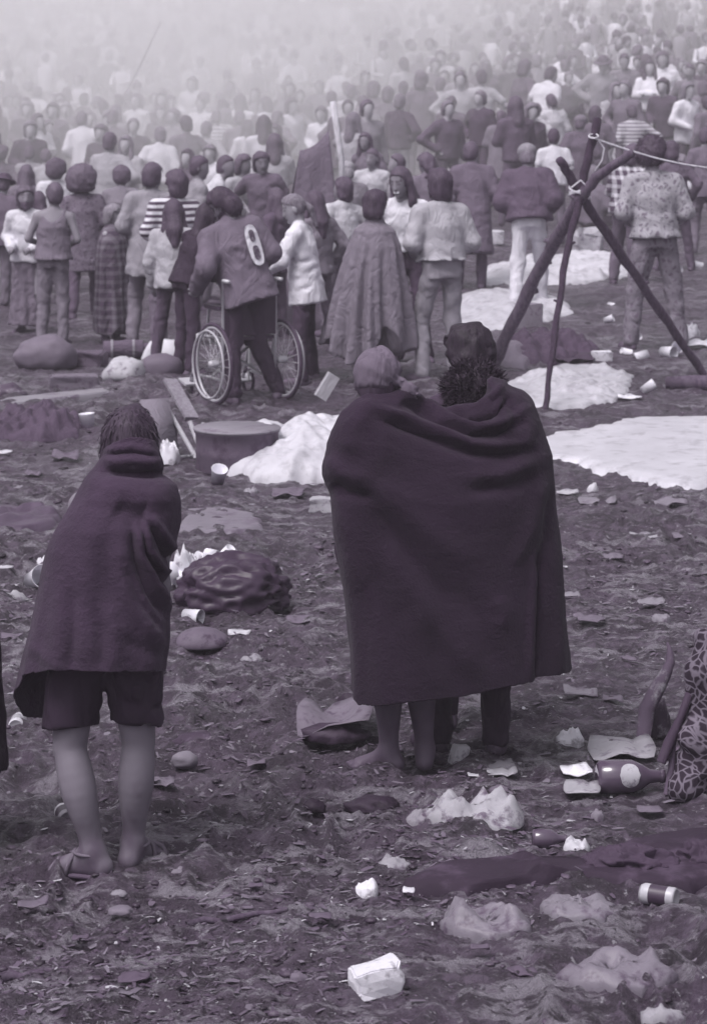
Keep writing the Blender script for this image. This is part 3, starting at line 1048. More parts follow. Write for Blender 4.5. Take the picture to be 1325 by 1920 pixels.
V1, F1, C1 = clods(9000, 6.9, 15, .004, .020, 15)
V2, F2, C2 = clods(2500, 14, 27, .008, .03, 16)
cl_ = obj('mud_clods', make_mesh('mud_clods', np.concatenate([V1, V2]), np.concatenate([F1, F2 + len(V1)]), np.concatenate([C1, C2])), mat(.1, 'vcol', .5, bump=.4, spec=.5, var=.2))
tag(cl_, 'loose dark clods of mud kicked up over the field', 'mud', kind='stuff')

# ------------------------------------------------------------------ the two large blankets, with their folds
def fold_field(curves):
    def fn(px, py):
        d = np.zeros_like(px)
        for pts, w, amp in curves:
            best = np.full_like(px, 1e9); tb = np.zeros_like(px)
            tot = len(pts) - 1
            for k in range(tot):
                ax, ay = pts[k]; bx, by = pts[k + 1]
                ux, uy = bx - ax, by - ay
                t = np.clip(((px - ax) * ux + (py - ay) * uy) / (ux * ux + uy * uy), 0, 1)
                q = np.hypot(px - ax - t * ux, py - ay - t * uy)
                m = q < best
                best = np.where(m, q, best); tb = np.where(m, (k + t) / tot, tb)
            fade = np.clip(np.minimum(tb, 1 - tb) * 5 + .25, 0, 1)
            d += 1.15 * amp * fade * np.exp(-(best / w) ** 2)
        return d
    return fn

def drape(name, s, d0, L, Rr, top, bot, depth, curves, material, parent=None, th=(-165, 165), nu=180, nv=210, thick=.009, square=.75, fuzz=.0015, seed=0, skew=0.):
    """a cloth wrapped round what stands at depth d0. L, Rr: outline rows (y, x) in photograph pixels at scale s;
    top(u), bot(u): rows where the cloth begins and ends, u = angle round the back in degrees (0 faces the camera, + right)."""
    U = np.linspace(th[0], th[1], nu)[None, :].repeat(nv, 0)
    Vv = np.linspace(0, 1, nv)[:, None].repeat(nu, 1)
    T, B = top(U), bot(U)
    B = B + 1.2 * vnoise(U * .35, 0, 0, seed) + .7 * vnoise(U * 1.6, 0, 0, seed + 1)
    PY = T + (B - T) * Vv
    ly, lx = np.array(L).T; ry_, rx_ = np.array(Rr).T
    XL = np.interp(PY, ly, lx); XR = np.interp(PY, ry_, rx_)
    xc, hw = (XL + XR) / 2, (XR - XL) / 2
    sn, cs = np.sin(np.radians(U)), np.cos(np.radians(U))
    PX = xc + hw * np.sign(sn) * np.abs(sn) ** square
    dep = depth(PY, U)
    back = np.sign(cs) * np.abs(cs) ** square
    Y = d0 - dep * back + skew * sn
    X = (PX - CX) / F * Y; Z = CAM_H - (PY - HZ) / F * Y
    P = np.stack([X, Y, Z], -1)
    du = np.gradient(P, axis=1); dv = np.gradient(P, axis=0)
    N = np.cross(du, dv); N /= np.linalg.norm(N, axis=-1, keepdims=True) + 1e-9
    if N[nv // 2, nu // 2, 1] > 0: N = -N
    ff = fold_field(curves)(PX, PY) * np.clip(cs * 3 + .6, 0, 1)
    ff = ff + .006 * fbm(X * 5, Z * 3.2 + Y, Y * 5, 3, 90 + seed) + fuzz * vnoise(X * 60, Z * 60, Y * 60, 91)
    hang = np.clip((Vv - .45) * 1.6, 0, 1)
    ff = ff + .007 * hang * np.sin(np.radians(U) * 9 + 2 * vnoise(U * .03, Vv * 2, 0, seed))
    P = P + N * ff[..., None]
    idx = np.arange(nu * nv).reshape(nv, nu)
    Fq = np.stack([idx[:-1, :-1], idx[1:, :-1], idx[1:, 1:], idx[:-1, 1:]], -1).reshape(-1, 4)
    me = make_mesh(name, P.reshape(-1, 3), Fq)
    o = obj(name, me, material, parent)
    sol = o.modifiers.new('thickness', 'SOLIDIFY')
    sol.thickness = thick
    sol.offset = 0
    return o

def wool(v, seed):
    m = mat(v, 'plain', .95, bump=.6, spec=.12, var=.22, scale=1 + seed * .013)
    b_ = m.node_tree.nodes['Principled BSDF']
    b_.inputs['Sheen Weight'].default_value = .12
    b_.inputs['Sheen Roughness'].default_value = .5
    b_.inputs['Sheen Tint'].default_value = (*tone(.5), 1)
    return m

# --- woman on the left
S1 = 549.0; D1 = F / S1
# anchor: pixel 200 -> local x 0, photograph row 1639 -> z 0
wl = lambda px, py, yv=0.0: ((px - 200) / S1, yv, (1639 - py) / S1)
woman_sp = dict(vox=.011, bvox=.010, hair='bob', frizz=1500, hairv=.018, skin=.17, top=('none', .1), bottom=('shorts', .02), arms=('hug', 'hug'), shw=.13, legfat=1.07, drop=-.15,
                legs=((wl(259, 1392, .03), wl(247, 1590, .06), -.45), (wl(131, 1398, .0), wl(178, 1592, -.03), 1.25)),
                lean=16, side=6, hipx=-.005, head=(-14, 4), short=.80, mud=.24, seed=4)
wr = empty('person', ((200 - CX) / S1, D1, gz((200 - CX) / S1, D1) + .0), 0, 'woman in dark shorts and sandals hugging a grey blanket, bare legs', 'person')
ZS = 1.0
hc0, _ = head_frame(woman_sp)
for nm, v, q, c, m in build_person(woman_sp):
    if nm in ('hair',):   # the head sits where the photograph shows it
        pass
    obj(nm, make_mesh(nm, v, q, c), m, wr)
# sandals
for i, (kn, an, fy) in enumerate(woman_sp['legs']):
    fd = Vector((-math.sin(fy), math.cos(fy), 0)); lat = Vector((fd.y, -fd.x, 0))
    a0 = Vector((an[0], an[1], 0))
    mb = MB(); vs = []; fs = []
    prof_ = [(-.065, .022), (-.05, .033), (0, .036), (.06, .040), (.12, .047), (.17, .045), (.205, .028), (.212, .01)]
    for t, w in prof_:
        for e in (-1, 1):
            for zz in (.002, .016):
                p = a0 + fd * t + lat * (w * e); vs.append((p.x, p.y, zz))
    for k in range(len(prof_) - 1):
        o_ = k * 4; q_ = o_ + 4
        fs += [(o_, o_ + 1, q_ + 1, q_), (o_ + 2, q_ + 2, q_ + 3, o_ + 3), (o_ + 1, o_ + 3, q_ + 3, q_ + 1), (o_, q_, q_ + 2, o_ + 2)]
    fs += [(0, 2, 3, 1)]
    sole = mb.add(vs, fs).build('sandal', mat(.06, 'smear', .8, v2=.12), wr)
    st = MB()
    def strap(t, w, hgt, r_=.006):
        st.tube([a0 + fd * (t + .01 * math.sin(k)) + lat * (w * math.cos(math.pi * k / 8)) + Vector((0, 0, .012 + hgt * math.sin(math.pi * k / 8))) for k in range(9)], r_, 6)
    strap(.135, .048, .045, .008); strap(.075, .042, .075, .008)
    st.tube([a0 + fd * (.015 + .055 * math.cos(2 * math.pi * k / 14)) + lat * (.044 * math.sin(2 * math.pi * k / 14)) + Vector((0, 0, .085)) for k in range(14)], .006, 6, closed=True)
    st.build('strap', mat(.12, rough=.7), sole)

L1 = [(818, 205), (828, 203), (857, 197), (885, 175), (911, 156), (942, 137), (974, 118), (1006, 99), (1038, 88), (1069, 81), (1101, 75), (1133, 69), (1165, 63), (1197, 56), (1228, 48), (1260, 41), (1300, 33), (1345, 30)]
R1 = [(818, 286), (828, 291), (857, 301), (878, 305), (890, 303), (911, 326), (942, 334), (974, 335), (1006, 328), (1038, 320), (1069, 311), (1101, 314), (1133, 318), (1165, 318), (1197, 316), (1228, 313), (1260, 308), (1345, 303)]
def top1(U): return 830 - 10 * np.cos(np.radians(U)) + 14 * np.clip(-np.sin(np.radians(U)), 0, 1)
def bot1(U):
    return np.interp(U, [-180, -150, -120, -98, -80, -55, -25, 0, 40, 80, 110, 150, 180], [1345, 1345, 1342, 1304, 1272, 1262, 1256, 1258, 1259, 1258, 1252, 1262, 1280])
def dep1(PY, U):
    return np.interp(PY, [815, 830, 857, 888, 905, 940, 1000, 1100, 1260, 1345], [.085, .09, .10, .10, .145, .185, .215, .235, .26, .27])
f1 = [([(196, 868), (245, 862), (302, 866)], 9, .014), ([(205, 886), (250, 889), (306, 888)], 7, -.020), ([(200, 845), (250, 838), (292, 850)], 7, .008), ([(205, 853), (250, 850), (298, 858)], 5, -.008),
      ([(160, 905), (200, 915), (260, 930), (330, 925)], 22, .012),
      ([(215, 948), (250, 968), (275, 975)], 26, -.026),
      ([(180, 955), (168, 1060), (160, 1180), (165, 1255)], 26, .016),
      ([(120, 1010), (112, 1120), (118, 1250)], 20, .008), ([(140, 1100), (138, 1180), (132, 1255)], 12, -.011),
      ([(258, 985), (266, 1040), (290, 1095), (318, 1140)], 6.5, .021), ([(246, 990), (254, 1050), (280, 1110), (312, 1160)], 9, -.024),
      ([(274, 985), (280, 1030), (300, 1062), (318, 1078)], 6, .018), ([(268, 990), (274, 1040), (300, 1082), (318, 1100)], 6, -.016),
      ([(280, 965), (305, 1000), (326, 1035)], 8, .016), ([(285, 985), (302, 1020), (322, 1058)], 8, -.022),
      ([(222, 1010), (232, 1080), (262, 1150), (300, 1210)], 16, .014), ([(232, 1060), (262, 1130), (306, 1185)], 10, -.012),
      ([(205, 1130), (215, 1190), (212, 1255)], 14, .010), ([(190, 1160), (192, 1255)], 10, -.009),
      ([(225, 1200), (280, 1222), (312, 1228)], 14, -.008), ([(60, 1210), (90, 1235), (120, 1256)], 12, .008)]
bl1 = drape('blanket', S1, D1 + .07, L1, R1, top1, bot1, dep1, f1, wool(.031, 1), th=(-168, 150), seed=1)
tag(bl1, 'dark grey wool blanket wrapped round the bare legged woman on the left', 'blanket')

# --- group under one big blanket
S2 = 476.0; D2 = F / S2
L2 = [(700, 668), (735, 668), (749, 672), (773, 642), (800, 628), (830, 616), (855, 613), (875, 607), (890, 607), (908, 613), (928, 622), (960, 624), (1000, 626), (1077, 637), (1140, 648), (1212, 657), (1285, 661), (1330, 662)]
R2 = [(700, 962), (712, 966), (737, 985), (769, 1001), (806, 1016), (855, 1033), (908, 1038), (1000, 1045), (1122, 1054), (1200, 1060), (1262, 1067), (1330, 1068)]
_tx = [600, 668, 680, 700, 722, 752, 775, 800, 828, 850, 880, 905, 925, 940, 952, 965, 985, 1002, 1100]
_ty = [752, 750, 743, 737, 734, 736, 748, 758, 765, 767, 763, 752, 735, 712, 706, 711, 732, 752, 760]
def u2x(U):
    sn = np.sin(np.radians(np.clip(U, -90, 90)))
    return 835 + 165 * np.sign(sn) * np.abs(sn) ** .75
def top2(U):
    front = np.clip((np.abs(U) - 90) / 70, 0, 1)
    return np.interp(u2x(U), _tx, _ty) + front * 20
def bot2(U):
    sn = np.sin(np.radians(np.clip(U, -90, 90))); x = 864 + 203 * np.sign(sn) * np.abs(sn) ** .75
    bk = np.interp(x, [661, 672, 700, 866, 1000, 1008, 1067], [1300, 1321, 1324, 1306, 1277, 1270, 1260])
    front = np.clip((np.abs(U) - 88) / 40, 0, 1)
    return bk + front * np.where(U < 0, -22, -25)
def dep2(PY, U):
    v_ = PY - top2(U)
    return np.interp(v_, [0, 6, 20, 50, 100, 180, 600], [.03, .06, .11, .16, .20, .235, .25])
f2 = [([(690, 760), (751, 781), (788, 798), (845, 818), (886, 834), (927, 838), (985, 832)], 9, .026), ([(700, 782), (760, 802), (800, 818), (850, 838), (890, 850), (940, 852), (1000, 845)], 11, -.024),
      ([(730, 740), (788, 752), (829, 775), (866, 794), (898, 803), (939, 794), (980, 768)], 8, .026), ([(760, 758), (800, 778), (845, 799), (886, 816), (930, 814), (975, 796)], 7, -.022),
      ([(770, 745), (815, 760), (850, 778), (890, 789), (927, 779), (955, 748)], 6, -.024),
      ([(740, 737), (804, 758), (845, 770), (894, 764), (927, 740), (948, 712)], 6, .016),
      ([(965, 722), (985, 760), (990, 800), (985, 840)], 14, .012), ([(945, 740), (962, 770), (955, 800)], 8, -.012),
      ([(690, 755), (665, 800), (650, 850)], 20, .014), ([(620, 905), (650, 925), (700, 935)], 12, -.018), ([(612, 860), (640, 885), (690, 900)], 14, .014), ([(640, 950), (660, 1030), (680, 1110)], 18, .010),
      ([(700, 905), (760, 960), (830, 1020), (900, 1060)], 26, .014), ([(690, 940), (740, 1010), (800, 1080), (870, 1150)], 22, -.016),
      ([(720, 1020), (770, 1110), (840, 1200), (900, 1270)], 20, .012), ([(690, 1060), (730, 1160), (760, 1260)], 18, -.011),
      ([(880, 920), (950, 915), (1010, 890)], 14, -.016), ([(870, 895), (940, 890), (1005, 866)], 14, .014), ([(1018, 900), (1000, 980), (960, 1060)], 14, .012), ([(1030, 930), (1022, 1010), (1005, 1080)], 10, -.016),
      ([(1012, 1040), (1008, 1150), (1006, 1275)], 5, -.020), ([(1000, 1040), (996, 1150), (993, 1275)], 8, .014), ([(1035, 1000), (1040, 1140), (1046, 1260)], 12, .012),
      ([(930, 1120), (945, 1150), (940, 1180)], 14, .010), ([(860, 1090), (900, 1170), (930, 1250)], 18, -.010), ([(780, 1130), (800, 1220), (815, 1300)], 16, .009)]
bl2 = drape('blanket', S2, D2 - .13, L2, R2, top2, bot2, dep2, f2, wool(.016, 2), th=(-160, 160), nu=230, nv=230, seed=2, skew=.10)
tag(bl2, 'huge dark blanket shared by the huddled group in the centre foreground', 'blanket')

# people beneath it
def hero(label, x, y, s, yaw, sp):
    d = F / s
    top_ = head_top(sp); ca, sa = math.cos(R(yaw)), math.sin(R(yaw))
    P = pix(x, y, d)
    sc = 1.0
    for _ in range(3):
        bx = P.x - (ca * top_[0] - sa * top_[1]) * sc; by = P.y - (sa * top_[0] + ca * top_[1]) * sc
        sc = (P.z - gz(bx, by)) / top_[2]
    print('hero', label[:30], round(sc * 1.76, 2), 'ground', round(gz(bx, by), 3))
    root = empty('person', (bx, by, gz(bx, by)), R(yaw), label, 'person')
    root.scale = (sc,) * 3
    for nm, v, q, c, m in build_person(sp):
        obj(nm, make_mesh(nm, v, q, c), m, root)
    return root
hero('barefoot person in a pale headscarf under the left of the shared blanket', 706, 650, 482, 6,
     dict(vox=.012, bvox=.011, hair='short', hairv=.02, hat='scarf', hatv=.105, skin=.085, top=('shirt', .05), bottom=('shorts', .03), short=.7, arms=(((.15, .08, 1.15), (0, .14, 1.1)), ((.12, .08, 1.15), (0, .14, 1.1))), shw=.12, bulk=-.02, legfat=1.12, mud=.34, seed=9,
          legs=(((.17, .02, .50), (.20, .0, .085), -.2), ((.04, .02, .50), (.045, -.03, .085), 1.15))))
hero('curly haired person in dark trousers under the right of the shared blanket', 886, 674, 470, 4,
     dict(vox=.012, hair='afro', afro=.130, frizz=3400, hairv=.013, skin=.2, top=('sweater', .03), bottom=('trousers', .022), legw=1.12, arms=('hug', 'hug'), shw=.14, bulk=0., seed=10, head=(0, -4), legs='contra', shoev=.03))
hero('taller dark haired person facing the curly haired one beneath the shared blanket', 878, 600, 452, 10,
     dict(vox=.014, hair='afro', afro=.106, frizz=1, hairv=.009, skin=.2, top=('sweater', .03), bottom=('trousers', .03), arms=('hug', 'hug'), shw=.14, bulk=0., seed=12))

# cloaked figure cut by the left edge
cl = add_person('cloaked person in a dark blanket cut off by the left edge of the view', -92, 790, 535, 0,
                dict(hair='short', hairv=.03, skin=.25, top=('none', .1), bottom=('trousers', .05), vox=.016, hr=(.8, 1.1),
                     wrap=dict(rows=[(.30, .235, .2), (.9, .20, .19), (1.3, .185, .16), (1.45, .15, .12), (1.52, .07, .07)], v=.022, n=8, amp=.010, jag=.012, tilt=.1)))
# ------------------------------------------------------------------ props on the ground
def span(x0, y0, x1, y1):
    """ground point under the lower edge of a thing seen between two pixels, and its width and height in metres"""
    p = ground_at((x0 + x1) / 2, y1)
    s = F / p.y
    w = (x1 - x0) / s
    hpx = (y1 - y0) / s
    return p, w, hpx, s

def look_down(p): return (CAM_H - p.z) / p.y

_ICO = {}
def ico(sub):
    if sub not in _ICO:
        import bmesh
        bm = bmesh.new()
        bmesh.ops.create_icosphere(bm, subdivisions=sub, radius=1)
        _ICO[sub] = (np.array([v.co[:] for v in bm.verts]), np.array([[v.index for v in f.verts] for f in bm.faces]))
        bm.free()
    return _ICO[sub]

def crumple(name, label, cat, box_, w, dep, hh, v, pat, gloss, v2, bump, seed, group, parent):
    """paper or plastic screwed up: flat facets meeting at sharp creases, ragged edge lying on the mud"""
    r = np.random.default_rng(seed + 11)
    na, nr_ = (30, 10) if w > .15 else (16, 6)
    th = np.arange(na) / na * 2 * np.pi
    rag = .78 + .22 * r.random(na)
    rr_ = np.linspace(0, 1, nr_ + 1)[1:]
    rr_ = rr_[:, None] * rag[None]
    X = np.concatenate([[0], (rr_ * np.cos(th)).ravel()]); Y = np.concatenate([[0], (rr_ * np.sin(th)).ravel()])
    X = X + (r.random(len(X)) - .5) * .07; Y = Y + (r.random(len(X)) - .5) * .07
    z = np.zeros_like(X)
    for k in range(7):
        a = r.random() * np.pi; fr = (.45, .6, .8, 1.1, 1.5, 2.0, 2.6)[k]
        u = (np.cos(a) * X + np.sin(a) * Y) * fr + r.random() * 5
        z = z + (4 * np.abs(u - np.floor(u) - .5) - 1) / fr ** .55
    z = (z - z.min()) / (z.max() - z.min())
    rad = np.concatenate([[0], np.repeat(np.linspace(0, 1, nr_ + 1)[1:], na)])
    z = (.10 + .90 * z ** 1.4) * np.clip((1 - rad) * 2.6 + .22, 0, 1) + .07 * r.random(len(X))
    z = z / z.max() * hh * .95 + .008
    base = ground_at((box_[0] + box_[2]) / 2, box_[3])
    cy_ = base.y + dep / 2
    P = np.stack([X * w / 2 * 1.1, Y * dep / 2 * 1.1, z], -1)
    P[:, 2] += base_z(P[:, 0] + base.x, P[:, 1] + cy_) - gz(base.x, cy_) + .012
    Fc = [(0, 1 + k, 1 + (k + 1) % na) for k in range(na)]
    for j in range(nr_ - 1):
        for k in range(na):
            q_ = (k + 1) % na
            a, b_, c_, d_ = 1 + j * na + k, 1 + (j + 1) * na + k, 1 + (j + 1) * na + q_, 1 + j * na + q_
            Fc += [(a, b_, c_), (a, c_, d_)] if (k + j) % 2 else [(a, b_, d_), (b_, c_, d_)]
    skirt = len(P)
    low = P[1 + (nr_ - 1) * na:].copy(); low[:, 2] -= .03
    P = np.concatenate([P, low])
    for k in range(na):
        q_ = (k + 1) % na
        a, d_ = 1 + (nr_ - 1) * na + k, 1 + (nr_ - 1) * na + q_
        Fc += [(a, skirt + k, skirt + q_), (a, skirt + q_, d_)]
    o = obj(name, make_mesh(name, P, np.array(Fc), smooth=False), mat(v, pat, gloss, v2=v2 if v2 is not None else v * .35, bump=bump, scale=1.6), parent)
    o.location = (base.x, cy_, gz(base.x, cy_))
    if parent is None: tag(o, label, cat, group)
    return o

def lump(name, label, cat, box_, v, dfac=.7, rough=.35, freq=2.6, sub=3, pat='smear', v2=None, flat=True, seed=0, sharp=.5, group=None, gloss=.6, sink=.12, hmin=.02, parent=None, bump=.2, aniso=(1, 1, 1)):
    """a crumpled or heaped thing lying on the ground, filling a pixel box"""
    p, w, hp, s = span(*box_)
    dep = w * dfac
    hh = max((hp - dep * look_down(p) * .8), hp * .35, hmin)
    if flat:
        return crumple(name, label, cat, box_, w, dep, hh, v, pat, gloss, v2, bump, seed, group, parent)
    V, Fc = ico(sub)
    q = V.copy()
    nz = fbm(q[:, 0] * freq + seed, q[:, 1] * freq, q[:, 2] * freq, 3, seed)
    wq = .4 * fbm(q[:, 0] * 1.3, q[:, 1] * 1.3, q[:, 2] * 1.3, 2, seed + 8)
    rd = 1 - np.abs(fbm(q[:, 0] * freq * 1.7 * aniso[0] + wq, q[:, 1] * freq * 1.7 * aniso[1] + seed + wq, q[:, 2] * freq * 1.7 * aniso[2] + wq, 2, seed + 4)) * 1.4
    q = q * (1 + rough * (sharp * rd + (1 - sharp) * nz))[:, None]
    if flat: q = q * (1 + .16 * (np.random.default_rng(seed + 1).random(len(q)) - .5) * 2)[:, None]
    q = q / np.abs(q).max(0)
    z = q[:, 2]
    z = np.where(z < -sink, -sink - .02 * (z + sink), z)
    z = (z + sink) / (1 + sink)
    P = np.stack([q[:, 0] * w / 2, q[:, 1] * dep / 2, z * hh], -1)
    # its own underside follows the ground
    base = ground_at((box_[0] + box_[2]) / 2, box_[3])
    cy_ = base.y + dep / 2
    P[:, 2] += base_z(P[:, 0] + base.x, P[:, 1] + cy_) - gz(base.x, cy_)
    o = obj(name, make_mesh(name, P, Fc, smooth=not flat), mat(v, pat, gloss, v2=v2 if v2 is not None else v * .35, bump=bump, scale=1.6), parent)
    o.location = (base.x, cy_, gz(base.x, cy_) + .012)
    if parent is None: tag(o, label, cat, group)
    return o

def sheet(name, label, cat, outline, v, amp=.04, res=.035, pat='smear', v2=None, seed=0, freq=2.2, rough=.45, edge=.02, dome=0., group=None, bump=.2, flat=False, lift=.0):
    """a cloth, plastic sheet or flattened thing lying on the ground; outline in photograph pixels"""
    pts = [ground_at(*q) for q in outline]
    xy = np.array([(q.x, q.y) for q in pts])
    # smooth and roughen the outline
    den = []
    for i in range(len(xy)):
        a, b_ = xy[i], xy[(i + 1) % len(xy)]
        k = max(2, int(np.linalg.norm(b_ - a) / (res * .8)))
        for t in range(k): den.append(a + (b_ - a) * t / k)
    den = np.array(den)
    jit = fbm(den[:, 0] * 9, den[:, 1] * 9, 0, 2, seed + 2) * edge
    cen = den.mean(0)
    nrm = den - cen; nrm /= np.linalg.norm(nrm, axis=1, keepdims=True) + 1e-9
    den = den + nrm * jit[:, None]
    lo, hi = den.min(0), den.max(0)
    nx = max(int((hi[0] - lo[0]) / res), 3); ny = max(int((hi[1] - lo[1]) / (res * 1.5)), 3)
    rings = max(5, int(min(hi[0] - lo[0], hi[1] - lo[1]) / res / 1.4))
    rings = min(rings, 44)
    m = len(den)
    V = []
    for r_ in range(rings + 1):
        t = 1 - r_ / rings
        V.append(cen + (den - cen) * max(t, .001))
    V = np.array(V)
    X, Y = V[..., 0], V[..., 1]
    t = np.linspace(0, 1, rings + 1)[:, None]
    w_ = fbm(X * 1.5, Y * 1.2, 0, 2, seed) * .5
    rs_ = np.random.default_rng(seed + 77)
    fold = np.zeros_like(X)
    for k in range(9):          # sharp creases: triangle waves running in many directions
        th_ = rs_.random() * np.pi; sk = (.55, .8, 1.0, 1.3, 1.7, 2.2, 2.9, 3.7, 4.6)[k]
        u_ = (np.cos(th_) * X + np.sin(th_) * Y * .8) * freq * sk + rs_.random() * 9 + .35 * w_
        fold = fold + (4 * np.abs(u_ - np.floor(u_) - .5) - 1) / sk ** .8
    fold = fold / 2.2
    Z = base_z(X, Y) + np.clip(t * 6, 0, 1) * (amp * .6 + amp * fold) + dome * np.sqrt(np.clip(1 - (1 - t) ** 2, 0, 1)) + lift
    Z = np.maximum(Z, base_z(X, Y) + .03 + .02 * np.clip(t * 8, 0, 1))
    Z[0] = base_z(X[0], Y[0]) - .01
    org = Vector((cen[0], cen[1], gz(*cen)))
    P = np.stack([X - org.x, Y - org.y, Z - org.z], -1)
    idx = np.arange((rings + 1) * m).reshape(rings + 1, m)
    nxt = np.roll(idx, -1, 1)
    Fq = np.stack([idx[:-1], nxt[:-1], nxt[1:], idx[1:]], -1).reshape(-1, 4)
    o = obj(name, make_mesh(name, P.reshape(-1, 3), Fq, smooth=not flat), mat(v, pat, rough, v2=v2 if v2 is not None else v * .4, bump=bump, scale=.8), None, org)
    return tag(o, label, cat, group)

def cup_mesh():
    mb = MB()
    mb.lathe([(.001, .002), (.028, .002), (.029, .0), (.038, .092), (.040, .095), (.037, .093), (.028, .006), (.001, .006)], 14)
    return mb.mesh('cup')
_CUP = None
CUPN = 0
def cup(label, x, y, size=1.0, tilt=80, yaw=0., v=.72, zoff=0., back=0., group=None, name='paper_cup'):
    global _CUP
    if _CUP is None: _CUP = cup_mesh()
    p = ground_at(x, y)
    me = _CUP
    o = bpy.data.objects.new(name, me); COL.objects.link(o)
    if not me.materials: me.materials.append(None)
    o.material_slots[0].link = 'OBJECT'
    o.material_slots[0].material = mat(v, 'smear', .6, v2=v * .5, bump=.05)
    o.rotation_euler = (R(tilt), R(random.uniform(-8, 8)), R(yaw))
    o.scale = (size,) * 3
    o.location = (p.x, p.y + back, p.z + .035 * size * abs(math.sin(R(tilt))) + zoff)
    return tag(o, label, 'cup', group)

def carton(name, label, cat, x0, y0, x1, y1, v, depth=.6, yaw=0., tilt=0., v2=None, flaps=False, pat='smear', dent=.12, group=None, roll=0.):
    """a dented box or carton lying on the ground"""
    p, w, hp, s = span(x0, y0, x1, y1)
    dep = w * depth
    hh = max(hp - dep * look_down(p), hp * .5)
    n_ = 6
    V = []; Fc = []
    r = np.random.default_rng(int(x0 + y0))
    # rounded, slightly crushed box from a subdivided cube
    import bmesh
    bm = bmesh.new()
    bmesh.ops.create_cube(bm, size=1)
    bmesh.ops.bevel(bm, geom=bm.edges[:], offset=.05, segments=2, affect='EDGES')
    bmesh.ops.subdivide_edges(bm, edges=bm.edges[:], cuts=2, use_grid_fill=True)
    co = np.array([q.co[:] for q in bm.verts])
    nz = np.stack([fbm(co[:, 0] * 2.2 + k * 9, co[:, 1] * 2.2, co[:, 2] * 2.2, 2, int(x0) + k) for k in range(3)], -1)
    co = co + nz * dent * .5
    co *= np.array((w, dep, hh))
    for q, c_ in zip(bm.verts, co): q.co = c_
    me = bpy.data.meshes.new(name); bm.to_mesh(me); bm.free()
    o = obj(name, me, mat(v, pat, .6, v2=v2 if v2 is not None else v * .4, bump=.15, scale=2))
    o.rotation_euler = (R(tilt), R(roll), R(yaw))
    o.location = (p.x, p.y + dep / 2, gz(p.x, p.y + dep / 2) + hh * .47 + .5 * w * abs(math.sin(R(roll))) * .6)
    if flaps:
        mb = MB()
        mb.box((0, dep * .55, hh * .5), (w * .48, .004, hh * .22), Matrix.Rotation(R(-35), 3, 'X'))
        mb.build('flap', mat(v * .9, pat, .6, v2=v * .4), o)
    return tag(o, label, cat, group)

def scrap(label, x0, y0, x1, y1, v, name='paper_scrap', seed=0, group=None, cat='paper', curl=.35):
    """a bent flat piece of paper or peel"""
    p, w, hp, s = span(x0, y0, x1, y1)
    ld = look_down(p)
    dep = max(min(hp / ld, w * 1.2), w * .35)
    r = np.random.default_rng(seed + int(x0))
    nx, ny = 8, 6
    u, v_ = np.meshgrid(np.linspace(-1, 1, nx), np.linspace(-1, 1, ny))
    X = u * w / 2 * (1 - .18 * np.abs(v_) * r.random()) + v_ * w * .12 * (r.random() - .5)
    Y = v_ * dep / 2 + u * dep * .2 * (r.random() - .5)
    Z = .012 + w * curl * .35 * np.abs(vnoise(u * 1.1 + seed, v_ * 1.1, 0, seed + int(x0))) + w * .10 * curl * u * (r.random() - .3)
    org = Vector((p.x, p.y + dep / 2, 0)); org.z = gz(org.x, org.y)
    Z = Z - Z.min() + .030 + base_z(X + org.x, Y + org.y) - org.z
    P = np.stack([X, Y, Z], -1).reshape(-1, 3)
    i = np.arange(nx * ny).reshape(ny, nx)
    Fq = np.stack([i[:-1, :-1], i[:-1, 1:], i[1:, 1:], i[1:, :-1]], -1).reshape(-1, 4)
    o = obj(name, make_mesh(name, P, Fq, smooth=False), mat(v, 'smear', .65, v2=v * .45, bump=.1, scale=2), None, org)
    so = o.modifiers.new('thickness', 'SOLIDIFY'); so.thickness = .004
    return tag(o, label, cat, group)

def blob(x0, y0, x1, y1, sd):
    r_ = random.Random(sd)
    n_ = 14
    return [((x0 + x1) / 2 + (x1 - x0) / 2 * math.cos(2 * math.pi * k / n_) * r_.uniform(.72, 1), (y0 + y1) / 2 + (y1 - y0) / 2 * math.sin(2 * math.pi * k / n_) * r_.uniform(.7, 1)) for k in range(n_)]

# --- rubbish sack with cups
sack_p, sack_w, sack_h, _s = span(318, 1030, 543, 1160)
bag = lump('rubbish_bag', 'torn dark rubbish bag spilling white cups beside the blanketed woman', 'bag', (318, 1022, 548, 1162), .030, dfac=.8, rough=.22, freq=1.1, sub=5, pat='plain', flat=False, seed=21, sharp=1., gloss=.36, sink=.3, bump=.1, aniso=(.7, 3.0, 2.4))
mb = MB()
CUPS = [(330, 1056), (345, 1044), (362, 1040), (332, 1078), (350, 1066), (372, 1052), (392, 1034), (405, 1028), (428, 1022), (462, 1040), (338, 1094), (358, 1090), (345, 1075), (382, 1040), (320, 1068), (418, 1026), (325, 1088)]
for i, (x, y) in enumerate(CUPS):
    zo = max(0, (1100 - y)) / 470 * .62
    cup('white paper cup %s of the heap spilling from the torn rubbish bag' % ('at the top', 'in the middle', 'at the bottom left', 'on the right')[0 if y < 1036 else 3 if x > 375 else 1 if y < 1075 else 2], x, 1120 - (i % 3) * 4, random.uniform(.75, 1.1), random.choice((60, 95, 110, 140)), random.uniform(0, 360), .75,
        zoff=(1120 - y) / 470 - .06, back=.12 + .1 * (i % 3), group='cups spilling from the bag')
lump('paper_wad', 'pale wad of crushed paper at the back of the cup heap', 'paper', (312, 1020, 392, 1108), .55, dfac=.6, rough=.5, freq=2.5, seed=3)
cup('orange tinted cup lying on the front of the rubbish bag', 357, 1105, .6, 100, 40, .42, zoff=.06)
